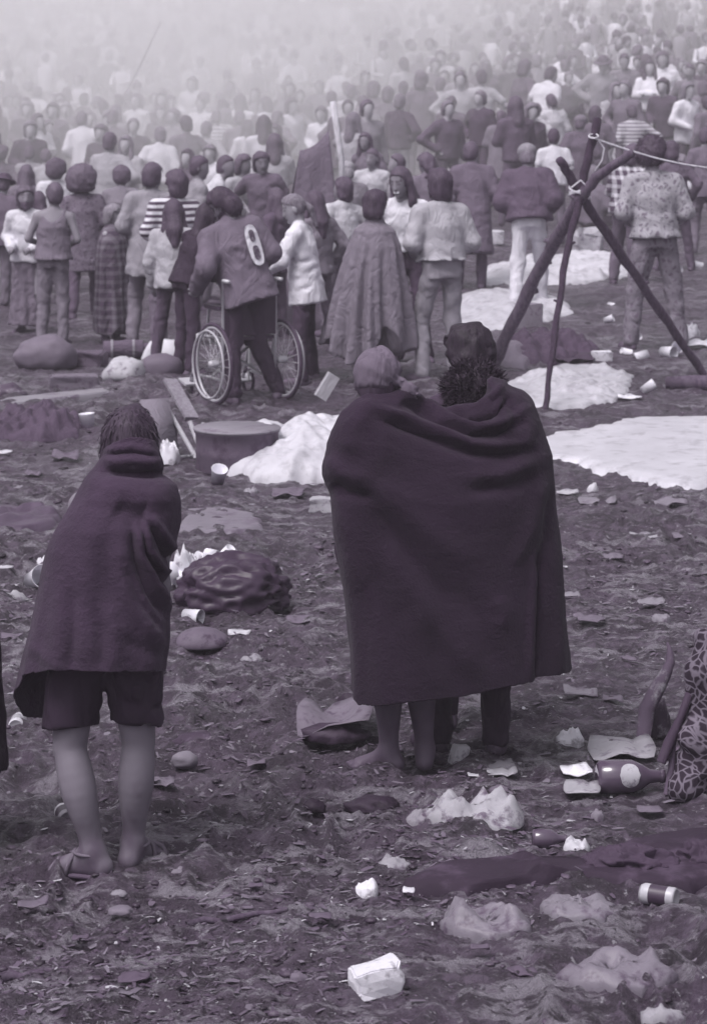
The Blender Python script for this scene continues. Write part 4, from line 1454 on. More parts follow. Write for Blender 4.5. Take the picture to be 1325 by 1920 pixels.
# --- scattered rubbish, foreground to back
cup('white can like cup lying before the rubbish bag', 346, 1166, 1.0, 92, 60, .65)
lump('squashed_hat', 'squashed grey felt hat lying in the mud below the rubbish bag', 'hat', (325, 1172, 428, 1226), .10, dfac=1.0, rough=.1, freq=1.2, flat=False, seed=5, sink=.1, sharp=.2)
scrap('torn pale paper right of the squashed hat', 426, 1178, 470, 1202, .5, seed=2)
lump('muddy_stone', 'round pale stone on the mud between the woman and the group', 'stone', (318, 1410, 372, 1452), .17, dfac=.9, rough=.16, freq=1.4, pat='plain', flat=False, seed=6, sink=.75, sharp=.1)
lump('dark_rag', 'dark muddy rag lying behind the round stone', 'rag', (316, 1368, 432, 1408), .03, dfac=.8, rough=.5, freq=2, seed=7, flat=False, v2=.08)
scrap('creased grey cardboard behind the bare feet of the group', 553, 1322, 706, 1400, .13, name='cardboard_sheet', cat='cardboard', seed=8, curl=1.1)
lump('dark_rag', 'dark rag folded under the grey cardboard', 'rag', (556, 1352, 700, 1404), .03, dfac=.5, rough=.5, seed=131, flat=False)
lump('dark_rag', 'dark rag behind the cardboard beside the blanket hem', 'rag', (628, 1300, 690, 1340), .02, dfac=.6, rough=.4, seed=31, flat=False)
lump('dark_rag', 'small dark rag in front of the cardboard', 'rag', (563, 1498, 612, 1532), .018, dfac=.8, rough=.5, seed=9, flat=False)
lump('dark_rag', 'long dark rag just below the bare feet', 'rag', (640, 1492, 752, 1534), .022, dfac=.7, rough=.5, seed=10, flat=False)
carton('paper_carton', 'crushed pale carton between the bare feet and the dark trousers', 'carton', 846, 1394, 876, 1438, .42, depth=.8, yaw=20, roll=12)
lump('paper_wad', 'crumpled white paper right of the dark trousers', 'paper', (1044, 1364, 1096, 1402), .66, dfac=.8, rough=.55, seed=11)
lump('dark_peel', 'dark shiny peel near the glass bottle', 'peel', (1118, 1388, 1180, 1416), .016, dfac=.7, rough=.4, seed=12, gloss=.3, flat=False)
scrap('white triangular paper left of the glass bottle', 1052, 1438, 1112, 1470, .74, seed=4, curl=.6)
scrap('grey paper scrap below the glass bottle', 1058, 1482, 1130, 1508, .33, seed=5)
scrap('muddy sheet of paper behind the glass bottle', 1105, 1402, 1238, 1440, .30, seed=6)
lump('crumpled_paper', 'big crumpled newspaper with dark hollow in the centre right foreground', 'paper', (792, 1484, 988, 1566), .34, dfac=.65, seed=13, v2=.08, gloss=.7, hmin=.12)
lump('crumpled_paper', 'smaller muddy paper lump left of the big newspaper', 'paper', (756, 1522, 806, 1552), .22, dfac=.8, rough=.5, seed=14, v2=.06)
lump('mud_clod', 'rounded grey clod behind the big newspaper', 'clod', (914, 1474, 962, 1500), .12, dfac=.7, rough=.2, seed=15, pat='plain', flat=False)
scrap('thin pale paper strip below the dark trousers', 912, 1456, 972, 1470, .36, seed=7)
scrap('thin twig like paper strip above the pale strip', 910, 1440, 966, 1458, .25, seed=8)
scrap('tiny white scrap below the blanket group', 876, 1460, 902, 1470, .5, seed=9)
lump('paper_wad', 'small white crumpled paper beside the brown bottle', 'paper', (1056, 1574, 1106, 1606), .5, dfac=.8, rough=.6, seed=16)
lump('paper_wad', 'muddy torn paper in the middle of the foreground', 'paper', (710, 1606, 768, 1640), .26, dfac=.8, rough=.6, seed=17, v2=.07)
lump('paper_wad', 'bright white paper scrap near the bottom centre', 'paper', (662, 1652, 712, 1682), .62, dfac=.7, rough=.5, seed=18)
scrap('tiny white chip right of the bright white scrap', 754, 1676, 778, 1690, .6, seed=10)
lump('crumpled_plastic', 'crumpled grey plastic bag in the lower right foreground', 'plastic bag', (828, 1680, 1005, 1768), .17, dfac=.75, seed=19, v2=.06, gloss=.35, hmin=.09)
lump('crumpled_plastic', 'pale flattened plastic wrap beside the drinks can', 'plastic bag', (1012, 1680, 1166, 1742), .18, dfac=.8, seed=20, v2=.08, gloss=.35, hmin=.06)
lump('crumpled_plastic', 'long crumpled plastic near the bottom right corner', 'plastic bag', (1048, 1785, 1275, 1872), .16, dfac=.65, seed=22, v2=.06, gloss=.35, hmin=.09)
lump('paper_wad', 'blurred pale wad at the bottom right edge', 'paper', (1205, 1882, 1285, 1930), .28, dfac=.8, rough=.5, seed=23)
carton('paper_carton', 'blurred white drink carton nearest the camera at the bottom', 'carton', 660, 1800, 750, 1874, .62, depth=.75, yaw=18, dent=.16, roll=-8, v2=.25)
lump('mud_clod', 'low muddy clod in the lower left foreground', 'clod', (200, 1700, 250, 1724), .14, dfac=.8, rough=.3, seed=24, pat='plain', flat=False)
lump('mud_clod', 'pale mud clod behind the woman on the left', 'clod', (205, 1672, 240, 1690), .2, dfac=.8, rough=.3, seed=25, pat='plain', flat=False)
sheet('dark_cloth', 'long dark trampled cloth across the lower right foreground', 'cloth', [(752, 1668), (800, 1640), (920, 1632), (1010, 1636), (1100, 1640), (1200, 1590), (1270, 1580), (1400, 1560), (1420, 1660), (1280, 1672), (1170, 1668), (1060, 1662), (960, 1672), (860, 1684)],
      .018, amp=.026, res=.02, pat='smear', v2=.045, freq=3.2, seed=26, dome=.025, edge=.03, rough=.8)
lump('dark_cloth', 'dark bunched cloth heap at the lower right edge', 'cloth', (1085, 1572, 1290, 1662), .036, dfac=.7, rough=.35, freq=1.6, sub=5, seed=27, pat='plain', flat=False, sharp=.9, gloss=.8)
lump('dark_cloth', 'dark bunched cloth cut by the right edge', 'cloth', (1268, 1556, 1420, 1650), .034, dfac=.7, rough=.35, freq=1.6, sub=5, seed=28, pat='plain', flat=False, sharp=.9, gloss=.8)
# twig / stick pieces
for lab, x0, y0, x1, y1, r_ in (('muddy stick lying left of the big newspaper', 735, 1575, 830, 1566, .012), ('short pale stick below the cardboard', 498, 1512, 526, 1494, .008), ('long low stick in the lower left foreground', 350, 1740, 540, 1712, .012), ('dark stick at the lower left edge', 0, 1842, 122, 1826, .018)):
    a_, b_ = ground_at(x0, y0), ground_at(x1, y1)
    pts = [a_.lerp(b_, t / 6) + Vector((0, .012 * math.sin(t * 1.7), .010 + .006 * math.sin(t * 2.3))) for t in range(7)]
    org = pts[0].copy()
    o = MB().tube([q - org for q in pts], [r_ * (1 - .05 * t) for t in range(7)], 7).build('stick', mat(.09, 'bark', .9, v2=.05))
    o.location = org
    tag(o, lab, 'stick')

# drinks can with a dark printed band
def can(label, x0, y0, x1, y1, yaw, v=.3, band=.03):
    p, w, hp, s = span(x0, y0, x1, y1)
    root = empty('drinks_can', (p.x, p.y + .05, p.z + .033), 0, label, 'can')
    root.rotation_euler = (R(90), 0, R(yaw))
    MB().lathe([(.001, .002), (.024, .002), (.027, -.004), (.032, .006), (.033, .012), (.033, .03)], 20).build('can_end', mat(.45, rough=.35, spec=.6, bump=0), root)
    MB().lathe([(.033, .03), (.0325, .06), (.033, .09)], 20, .01).build('can_side', mat(band, rough=.4, spec=.5, bump=.05), root)
    MB().lathe([(.033, .09), (.033, .112), (.028, .12), (.026, .117), (.001, .117)], 20).build('can_top', mat(v, rough=.35, spec=.6, bump=0), root)
    return root
can('dented drinks can lying on its side in the lower right', 1165, 1655, 1248, 1702, 62, .4, .035)
can('dark can half hidden behind the bare left leg', 98, 1506, 132, 1545, 15, .2, .02)
can('dented can at the left edge beside the cloaked figure', 22, 1326, 46, 1370, 0, .5, .3)

# bottles
def bottle(label, neck_px, base_px, rad, v, label_v=None, lenscale=1.0):
    a_, b_ = ground_at(*base_px), ground_at(*neck_px)
    L = (b_ - a_).length
    root = empty('glass_bottle', a_ + Vector((0, 0, rad * .95)), 0, label, 'bottle')
    dr = (b_ - a_).normalized()
    root.rotation_euler = dr.to_track_quat('Z', 'Y').to_euler()
    gl = mat(v, 'plain', .12, bump=0, spec=.7, var=.05)
    MB().lathe([(.001, .004), (rad * .8, .002), (rad, .012), (rad * 1.02, L * .3), (rad, L * .52), (rad * .75, L * .66), (rad * .42, L * .78), (rad * .36, L * .93)], 26).build('glass', gl, root)
    MB().lathe([(rad * .40, L * .93), (rad * .42, L * .96), (rad * .40, L), (rad * .3, L), (rad * .28, L * .94)], 20).build('lip', gl, root)
    if label_v:
        # oval paper label on the side towards the camera
        vs = []; fs = []
        nU, nV_ = 12, 10
        im = root.rotation_euler.to_matrix().inverted()
        cdir = im @ Vector((0, -1, .35)); ang0 = math.atan2(cdir.y, cdir.x)
        for j in range(nV_ + 1):
            vv = -1 + 2 * j / nV_
            half = math.sqrt(max(0, 1 - vv * vv))
            for i in range(nU + 1):
                an = ang0 + (-1 + 2 * i / nU) * half * .75
                vs.append((rad * 1.035 * math.cos(an), rad * 1.035 * math.sin(an), L * .45 + vv * L * .15))
        for j in range(nV_):
            for i in range(nU):
                q = j * (nU + 1) + i
                fs.append((q, q + 1, q + nU + 2, q + nU + 1))
        MB().add(vs, fs).build('paper_label', mat(label_v, 'smear', .7, v2=.12, scale=3, bump=0), root)
    return root
bottle('big glass bottle with a pale oval label lying at the lower right', (1245, 1484), (1118, 1486), .062, .065, .40)
bottle('small brown bottle lying near the white crumpled paper', (1062, 1590), (996, 1590), .034, .06)

# patterned bundle and person at the right edge
sr = add_person('seated person in a leopard patterned robe cut off by the right edge', 1440, 1040, 470, 75,
                dict(hair='short', hairv=.03, skin=.2, top=('shirt', .30, 'leopard', .03), bottom=('trousers', .22, 'leopard', .02), legs='sit', lean=10, arms=('knee', 'knee'), vox=.014, bulk=.05, legw=1.3, hr=(.7, 1.1), hem=.84))
p_ = ground_at(1275, 1480)
bp0 = ground_at(1330, 1492)
w_ = lambda x, y, dy=0.: ((x - 1330) / F * bp0.y, dy, (1492 - y) / F * bp0.y)
g = Vox((-.30, -.35, -.05), (.5, .45, .75), .014)
for x, y, r0, dy in ((1352, 1228, .095, .1), (1318, 1275, .075, .05), (1345, 1330, .125, .08), (1306, 1395, .075, .0), (1345, 1420, .14, .05), (1290, 1462, .065, -.05), (1262, 1478, .035, -.06)):
    g.ell(w_(x, y, dy), (r0, r0 * .9, r0 * 1.15), None, .05)
g.wrinkle(.022, 5, (6, 6, 6))
g.field(lambda f, X, Y, Z: np.maximum(f, -.02 - Z))
v, q = g.mesh()
bundle = obj('patterned_bundle', make_mesh('patterned_bundle', v, q), mat(.13, 'leopard', .85, v2=.012, scale=1.5), None, bp0)
tag(bundle, 'heaped leopard patterned cloth bundle with straps at the right edge', 'cloth bundle')
def ribbon(name, label, cat, pts, wd, v, seed=0, group=None, parent=None):
    mb = MB(); mb.tube(pts, [wd * (.7 + .5 * abs(math.sin(i * 1.3 + seed))) for i in range(len(pts))], 8)
    return mb
base = ground_at(1262, 1490)
for lab, pl, r_, vv in (('long pale strap leaning against the patterned bundle', [(1248, 1490), (1258, 1440), (1262, 1390), (1285, 1330), (1310, 1260)], .011, .06),
                        ('broad dark strap bent against the patterned bundle', [(1238, 1430), (1255, 1390), (1275, 1345), (1292, 1300)], .018, .03)):
    pts = [pix(x, y, base.y - .05 + .02 * i) for i, (x, y) in enumerate(pl)]
    org = pts[0].copy()
    o = MB().tube([q - org for q in pts], [r_ * (1 + .25 * math.sin(i * 2)) for i in range(len(pts))], 8).build('strap', mat(vv, 'smear', .7, v2=.03))
    o.location = org; tag(o, lab, 'strap')
# an upright torn cloth horn beside it
bp_ = ground_at(1222, 1400)
vs_ = [(1205, 1385, .03), (1212, 1330, .035), (1232, 1290, .032), (1248, 1262, .024), (1256, 1240, .02), (1254, 1215, .010), (1250, 1204, .004)]
pts = [pix(x, y, bp_.y + .02 * i) for i, (x, y, r_) in enumerate(vs_)]
org = pts[0].copy()
o = MB().tube([q - org for q in pts], [r_ for *_, r_ in vs_], 9).build('canvas_bag', mat(.07, 'smear', .8, v2=.28, scale=1.4)); o.location = org
tag(o, 'limp upright canvas bag tip beside the patterned bundle', 'bag')
lump('canvas_bag', 'dark canvas bag with pale lining slumped beside the patterned bundle', 'bag', (1202, 1310, 1262, 1392), .05, dfac=.9, rough=.5, freq=1.8, seed=34, v2=.3, flat=False)

# --- middle distance, left: camp gear
lump('canvas_pack', 'rounded grey canvas pack on the ground at far left', 'pack', (20, 622, 142, 696), .12, dfac=.8, rough=.16, freq=1.3, sub=4, pat='plain', flat=False, seed=41, sink=.5, sharp=.3)
lump('white_sack', 'white laundry sack left of the wheelchair', 'sack', (262, 628, 368, 690), .58, dfac=.7, rough=.28, freq=1.4, flat=False, seed=42, sink=.3, pat='plain')
lump('pale_sack', 'pale sack lying in front of the white sack', 'sack', (184, 664, 275, 718), .42, dfac=.8, rough=.35, freq=1.6, flat=False, seed=43, sink=.2)
lump('dark_bag', 'grey duffel bag resting on the pale sack', 'bag', (252, 660, 345, 706), .11, dfac=.7, rough=.2, freq=1.2, flat=False, seed=44, sink=.3, pat='plain')
carton('wooden_crate', 'low muddy crate in front of the canvas pack', 'crate', 92, 696, 182, 738, .13, depth=.7, yaw=8, dent=.1)
carton('grey_box', 'small grey box between the pack and the pale sack', 'box', 128, 654, 196, 690, .08, depth=.7, yaw=-10, dent=.2)
p_ = ground_at(212, 676)
br = empty('bedroll', (p_.x - .1, p_.y + .12, p_.z + .085), 0, 'rolled dark bedroll behind the pale sack', 'bedroll')
br.rotation_euler = (0, R(90), R(6))
MB().lathe([(.001, 0), (.08, 0), (.088, .01), (.085, .12), (.09, .25), (.086, .36), (.08, .37), (.001, .37)], 18, .03).build('roll', mat(.08), br)
for z_ in (.08, .28): MB().lathe([(.094, z_ - .012), (.097, z_), (.094, z_ + .012)], 18).build('strap', mat(.22), br)
sheet('muddy_strip', 'long pale strip of sheeting on the ground at left', 'sheeting', [(-40, 762), (60, 752), (150, 742), (214, 736), (214, 744), (150, 752), (60, 764), (-40, 776)], .22, amp=.012, res=.03, edge=.015, seed=51)
sheet('blanket_heap', 'dark blanket heap behind the woman on the left', 'blanket', [(-50, 826), (0, 828), (80, 828), (150, 820), (168, 806), (150, 792), (100, 784), (30, 792), (-50, 798)], .05, amp=.05, res=.03, pat='plain', freq=4, seed=52, dome=.10, rough=.85)
sheet('muddy_cloth', 'muddy pale cloth spread behind the rubbish bag', 'cloth', [(332, 1000), (370, 1012), (440, 1012), (500, 1000), (480, 975), (420, 962), (350, 966)], .16, amp=.02, res=.03, seed=53, v2=.09)
sheet('muddy_cloth', 'dark muddy cloth left of the woman', 'cloth', [(-30, 1006), (40, 1004), (110, 992), (120, 975), (60, 962), (-30, 958)], .06, amp=.04, res=.03, seed=54, v2=.04, dome=.04)
scrap('dark strip of rubber right of the woman', 330, 958, 372, 974, .03, seed=12)
cup('white cup standing by the dark blanket heap', 166, 812, 1.5, 0, 0, .75)
cup('white cup lying left of the woman', 60, 1108, 1.55, 70, 30, .72)
lump('paper_wad', 'pale crumpled paper at the left edge below the white cup', 'paper', (8, 1108, 50, 1134), .34, dfac=.8, rough=.5, seed=55)
lump('paper_wad', 'white paper half hidden behind the blanket on the left', 'paper', (66, 1044, 92, 1066), .55, dfac=.8, rough=.5, seed=56)
scrap('pale scrap at the left edge', -6, 1066, 22, 1078, .45, seed=13)
cup('white cup on the mud between the two blankets', 407, 916, 1.35, 30, 20, .75)
carton('paper_carton', 'muddy white carton just left of the big blanket', 'carton', 583, 930, 628, 962, .34, depth=.7, yaw=-6, dent=.15)
scrap('thin white scrap at the left edge near the woman', -4, 850, 22, 858, .5, seed=14)
lump('boots', 'dark muddy boots at the left edge', 'boots', (-30, 716, 52, 748), .05, dfac=.6, rough=.5, freq=2.4, seed=57, flat=False, v2=.2)

# drum with a white sheet over it
p_ = ground_at(435, 893)
drum = empty('oil_drum', (p_.x + .02, p_.y + .29, p_.z), R(20), 'cut down dark drum half covered by a white sheet', 'drum')
MB().lathe([(.27, .0), (.275, .02), (.272, .10), (.278, .12), (.272, .14), (.274, .24), (.283, .25), (.283, .265), (.27, .265), (.268, .03), (.001, .03)], 34, .006).build('drum_side', mat(.075, 'smear', .7, v2=.04, spec=.3), drum)
MB().lathe([(.001, .275), (.287, .277), (.292, .27), (.286, .262)], 34).build('lid', mat(.20, 'smear', .6, v2=.1), drum)
sheet('white_sheet', 'rumpled white sheet thrown over the drum behind the group', 'sheet', [(428, 890), (470, 905), (540, 911), (640, 908), (740, 900), (800, 870), (760, 838), (640, 826), (540, 836), (480, 856), (452, 874)],
      .50, amp=.035, res=.02, pat='smear', v2=.36, freq=3.0, seed=64, dome=.24, edge=.03, rough=.5, flat=True)
sheet('white_sheet', 'corner of white sheet lying across the drum lid', 'sheet', [(432, 884), (470, 884), (530, 880), (560, 862), (500, 850), (450, 862)], .50, amp=.02, res=.03, pat='plain', freq=3, seed=62, dome=.255, edge=.02, rough=.6, lift=.02)
# broken folding chair and papers between drum and wheelchair
p_ = ground_at(340, 868)
fc = empty('folding_chair', (p_.x, p_.y, p_.z), R(25), 'collapsed pale folding chair lying beside the drum', 'chair')
for a_, b_ in (((-.02, .1, .02), (-.12, .35, .30)), ((.14, .1, .02), (.02, .3, .32)), ((.16, .0, .02), (.10, .1, .26)), ((.10, .0, .02), (.20, .1, .24)), ((-.10, .1, .02), (.16, .1, .02))):
    MB().tube([a_, b_], .016, 6).build('rail', mat(.33), fc)
MB().box((-.08, .22, .24), (.10, .02, .17), Matrix.Rotation(R(-30), 3, 'X')).build('seat', mat(.16), fc)
carton('grey_box', 'upright grey cardboard box behind the folding chair', 'box', 284, 772, 332, 856, .13, depth=.8, yaw=10, dent=.15)
lump('white_bag', 'white paper bag lying at the foot of the folding chair', 'bag', (296, 824, 336, 872), .68, dfac=.6, rough=.4, freq=1.6, seed=63)
p_ = ground_at(340, 790)
o = MB().box((0, 0, .02), (.055, .28, .012)).build('plank', mat(.22, 'bark', .8, v2=.15), None, smooth=False)
o.location = (p_.x - .03, p_.y + .35, p_.z + .10); o.rotation_euler = (R(24), R(5), R(25)); tag(o, 'pale plank propped beside the wheelchair wheel', 'plank')
p_ = ground_at(612, 790)
o = MB().box((0, 0, 0), (.045, .04, .10)).build('post', mat(.40, 'bark', .8, v2=.3), None, smooth=False)
o.location = (p_.x, p_.y + .3, p_.z + .22); o.rotation_euler = (0, R(32), R(10)); tag(o, 'pale wooden post end sticking out of the white sheet', 'post')

# ------------------------------------------------------------------ wheelchair
def wheelchair():
    w1 = ground_at(401, 758)
    root = empty('wheelchair', (w1.x, w1.y, w1.z), 0, 'chrome wheelchair with spoked wheels beside the jacketed man', 'wheelchair')
    root.rotation_euler = (0, 0, R(30))      # local x = axle from near wheel to far wheel, local y = forward
    chrome = mat(.42, rough=.28, spec=.7, bump=0, var=.05); rubber = mat(.04, rough=.8, bump=.1); vinyl = mat(.035, rough=.55)
    r_ = .305
    for k, xw in enumerate((0.0, .60)):
        c_ = Vector((xw, 0, r_ + .005))
        circ = lambda rr, off=0., nn=40: [c_ + Vector((off, rr * math.cos(2 * math.pi * i / nn), rr * math.sin(2 * math.pi * i / nn))) for i in range(nn)]
        wh = MB().tube(circ(r_), .016, 8, closed=True).build('wheel', rubber, root)
        MB().tube(circ(r_ - .022), .012, 8, closed=True).build('rim', chrome, wh)
        MB().tube(circ(r_ - .045, -.05 if k == 0 else .05), .009, 8, closed=True).build('hand_rim', chrome, wh)
        MB().lathe([(.001, -.04), (.025, -.04), (.03, -.02), (.03, .02), (.025, .04), (.001, .04)], 12).build('hub', chrome, wh).matrix_local = Matrix.Translation(c_) @ Matrix.Rotation(R(90), 4, 'Y')
        for i in range(24):
            a = 2 * math.pi * i / 24
            e_ = c_ + Vector((0, (r_ - .03) * math.cos(a), (r_ - .03) * math.sin(a)))
            h_ = c_ + Vector((.028 * (-1) ** i, .03 * math.cos(a + .5), .03 * math.sin(a + .5)))
            MB().tube([h_, e_], .0022, 4).build('spoke', chrome, wh)
    for xs in (.07, .53):
        fr = MB()
        fr.tube([(xs, -.02, .95), (xs, -.02, .50), (xs, .0, .18)], .013, 8)
        fr.tube([(xs, -.02, .50), (xs, .40, .50), (xs, .46, .30), (xs, .52, .12)], .013, 8)
        fr.tube([(xs, .0, .18), (xs, .42, .18), (xs, .42, .50)], .012, 8)
        fr.tube([(xs, -.02, .72), (xs, .22, .72), (xs, .26, .50)], .012, 8)
        fr.tube([(xs, -.02, .95), (xs, -.12, .95)], .016, 8)
        fr.build('side_frame', chrome, root)
        MB().box((xs, .54, .11), (.075, .07, .008), Matrix.Rotation(R(15), 3, 'X')).build('footrest', chrome, root, smooth=False)
        cw = MB().tube([Vector((xs, .44 + .09 * math.cos(2 * math.pi * i / 20), .10 + .09 * math.sin(2 * math.pi * i / 20))) for i in range(20)], .013, 6, closed=True).build('caster', rubber, root)
        MB().tube([(xs, .44, .10), (xs, .42, .2)], .01, 6).build('fork', chrome, cw)
        MB().box((xs, .12, .735), (.025, .14, .015)).build('armrest', vinyl, root, smooth=False)
    br_ = MB(); br_.tube([(.07, .2, .18), (.53, .2, .48)], .011, 6); br_.tube([(.53, .22, .18), (.07, .22, .48)], .011, 6)
    br_.build('cross_brace', chrome, root)
    MB().box((.30, .19, .495), (.225, .21, .012)).build('seat', vinyl, root, smooth=False)
    MB().box((.30, -.02, .72), (.225, .012, .20)).build('backrest', vinyl, root, smooth=False)
    return root
wheelchair()

# ------------------------------------------------------------------ tripod of branches
def log(pts, rads, root, v, knots=()):
    m = len(pts)
    V = []
    P = []; Rr_ = []
    nseg = 26
    for i in range(nseg + 1):
        t = i / nseg * (m - 1); k = min(int(t), m - 2); f_ = t - k
        P.append(pts[k].lerp(pts[k + 1], f_) + Vector((.006 * math.sin(i * 1.9), .006 * math.cos(i * 2.7), 0)))
        Rr_.append((rads[k] + (rads[k + 1] - rads[k]) * f_) * (1 + .10 * math.sin(i * 2.2) * math.sin(i * .9)))
    lg = MB().tube(P, Rr_, 12).build('pole', mat(v, 'bark', .9, v2=v * .55, bump=.6), root)
    for t, side, ln in knots:
        i = int(t * nseg)
        MB().tube([P[i], P[i] + Vector((side * (Rr_[i] + ln), -.01, .02))], [Rr_[i] * .5, Rr_[i] * .32], 8).build('knot', mat(v, 'bark', .9, v2=v * .5, bump=.6), lg)
    return lg
dC = 21.6
cross_ = pix(1088, 366, dC)
fA, fB, fC = ground_at(918, 694), ground_at(1020, 776), ground_at(1318, 702)
tri = empty('pole_tripod', (cross_.x, cross_.y, gz(cross_.x, cross_.y)), 0, 'tripod of rough branches lashed with string on the right', 'tripod')
lo_ = tri.location
rel = lambda p: p - lo_
log([rel(fA), rel(pix(1010, 505, 22.2)), rel(pix(1086, 372, dC - .05)), rel(pix(1120, 330, dC - .15)), rel(pix(1186, 286, dC - .35))], [.056, .054, .050, .040, .034], tri, .10, ((.22, 1, .03), (.36, -1, .02), (.30, 1, .02), (.5, -1, .02)))
log([rel(fB), rel(pix(1040, 620, 20.6)), rel(pix(1062, 470, 21.1)), rel(pix(1086, 372, dC - .02)), rel(pix(1100, 300, dC + .1)), rel(pix(1121, 224, dC + .3))], [.022, .026, .028, .032, .036, .036], tri, .03, ((.14, 1, .03), (.27, -1, .02), (.45, 1, .02)))
log([rel(fC), rel(pix(1210, 545, 22.1)), rel(pix(1102, 388, dC + .08)), rel(pix(1070, 335, dC)), rel(pix(1048, 298, dC - .1))], [.034, .038, .040, .038, .034], tri, .065, ((.3, 1, .02), (.62, -1, .02)))
rp = MB()
for k in range(3):
    c_ = rel(pix(1086, 352 + 7 * k, dC - .02))
    rp.tube([c_ + Vector((.085 * math.cos(2 * math.pi * i / 18), .085 * math.sin(2 * math.pi * i / 18), .03 * math.sin(2 * math.pi * i / 18 + k * 2))) for i in range(18)], .008, 5, closed=True)
rp.tube([rel(pix(1070, 352, dC - .1)), rel(pix(1088, 338, dC - .12)), rel(pix(1103, 354, dC - .12))], .007, 5)
rp.build('lashing', mat(.62), tri)
a_, b_ = pix(1104, 256, dC + .14), pix(1480, 318, 22.0)
ln_ = [a_.lerp(b_, t / 20) + Vector((0, 0, -.10 * math.sin(math.pi * t / 20))) for t in range(21)]
loop = [pix(1112 + 9 * math.cos(q), 255 + 4 * math.sin(q), dC + .14 - .06 * math.sin(q)) for q in np.linspace(0, 6.28, 12)]
tail = [pix(1118, 258, dC + .08), pix(1132, 278, dC + .05), pix(1128, 300, dC + .05), pix(1115, 320, dC + .02)]
rr = MB().tube([q - a_ for q in ln_], .007, 5); rr.tube([q - a_ for q in loop], .007, 5, closed=True); rr.tube([q - a_ for q in tail], .006, 5)
o = rr.build('guy_rope', mat(.6)); o.location = a_; tag(o, 'white cord tied to the tripod and stretched off to the right', 'rope')
g_ = Vector((b_.x, b_.y, gz(b_.x, b_.y)))
o = MB().tube([(0, 0, -.05), (.02, 0, b_.z - g_.z + .1)], [.03, .025], 8).build('stake', mat(.08, 'bark')); o.location = g_; tag(o, 'wooden stake beyond the right edge holding the white cord', 'stake')

# ------------------------------------------------------------------ sheets and litter on the right
sheet('plastic_sheet', 'large torn white plastic sheet flat on the mud at right', 'plastic sheet', [(1000, 830), (1040, 818), (1100, 812), (1150, 798), (1190, 790), (1260, 787), (1400, 785), (1440, 880), (1325, 912), (1270, 918), (1235, 917), (1180, 902), (1120, 888), (1070, 872), (1040, 866), (1000, 868)], .50, amp=.010, res=.025, pat='smear', v2=.34, freq=3, seed=71, edge=.05, rough=.35, flat=True)
sheet('plastic_sheet', 'puffed white plastic sheet under the thin tripod pole', 'plastic sheet', [(930, 752), (960, 768), (1020, 770), (1090, 766), (1150, 758), (1172, 740), (1188, 712), (1140, 692), (1060, 688), (990, 706), (940, 726)], .46, amp=.028, res=.022, freq=2.6, seed=72, dome=.06, v2=.3, rough=.35, edge=.04, flat=True)
carton('paper_carton', 'flat white carton on the back of the puffed plastic sheet', 'carton', 1108, 656, 1146, 680, .6, depth=.6, yaw=5)
scrap('white paper strip right of the puffed plastic sheet', 1160, 742, 1205, 756, .7, seed=73)
cup('white cup at the end of the paper strip', 1203, 742, 1.2, 60, 100, .7)
sheet('dark_blanket', 'dark blanket heap between the tripod legs', 'blanket', [(925, 682), (980, 690), (1040, 684), (1095, 676), (1130, 664), (1100, 648), (1040, 640), (960, 646)], .045, amp=.06, res=.03, pat='plain', freq=3.5, seed=74, dome=.09, rough=.85)
sheet('grey_tarp', 'grey canvas flap folded over the dark blanket heap', 'canvas', [(930, 694), (985, 696), (1000, 684), (975, 664), (930, 668)], .12, amp=.04, res=.025, pat='plain', seed=75, dome=.12)
scrap('thin dark board right of the dark blanket heap', 1040, 676, 1120, 686, .035, seed=76)
sheet('white_sheet', 'white sheet spread beyond the tripod', 'sheet', [(850, 612), (900, 622), (960, 618), (1020, 606), (1075, 590), (1060, 566), (990, 548), (900, 546), (850, 560)], .46, amp=.025, res=.035, freq=2.4, seed=77, dome=.08, v2=.3)
sheet('white_sheet', 'long white sheet behind the pale trousers', 'sheet', [(895, 536), (960, 540), (1050, 538), (1120, 530), (1190, 520), (1185, 492), (1120, 480), (1040, 486), (960, 496), (900, 512)], .48, amp=.03, res=.04, freq=2.4, seed=78, dome=.12, v2=.32)
carton('white_box', 'pale canvas water bag standing behind the tripod', 'box', 1078, 428, 1128, 480, .36, depth=.5, dent=.35)
carton('white_box', 'small pale box left of the man in pale trousers', 'box', 905, 432, 945, 460, .5, depth=.6, dent=.2)
carton('grey_box', 'grey carton standing on the white sheet by the tripod', 'box', 968, 566, 1016, 616, .16, depth=.6, dent=.1)
for i, (x, y, sz) in enumerate(((1214, 672, 1.3), (1240, 670, 1.5), (1266, 666, 1.4), (1164, 664, 1.0), (1231, 596, .9), (1190, 575, .9), (1132, 608, 1.0), (1140, 575, .8), (1190, 640, .8), (1299, 500, 1.2), (1276, 512, 1.2))):
    cup('white paper cup %s' % ('leftmost at the feet of the paisley man', 'middle one of three at the paisley man\'s feet', 'rightmost at the feet of the paisley man', 'left of the paisley man\'s boots', 'between the paisley man\'s knees and the right pole', 'behind the right tripod pole at knee height', 'on bare mud left of the right tripod pole', 'small one far behind the tripod centre', 'just inside the right tripod pole', 'highest of the two at the right edge', 'lower left of the two near the right edge')[i], x, y, sz, random.choice((70, 90, 110)), random.uniform(0, 360), .7, group='cups at the paisley man\'s feet' if i < 3 else 'cups near the tripod')
lump('paper_wad', 'crumpled white paper right of the paisley man\'s legs', 'paper', (1278, 606, 1314, 636), .6, dfac=.7, rough=.5, seed=79)
scrap('white sheet of paper by the right tripod foot', 1284, 636, 1345, 656, .62, seed=80)
p_ = ground_at(1300, 732)
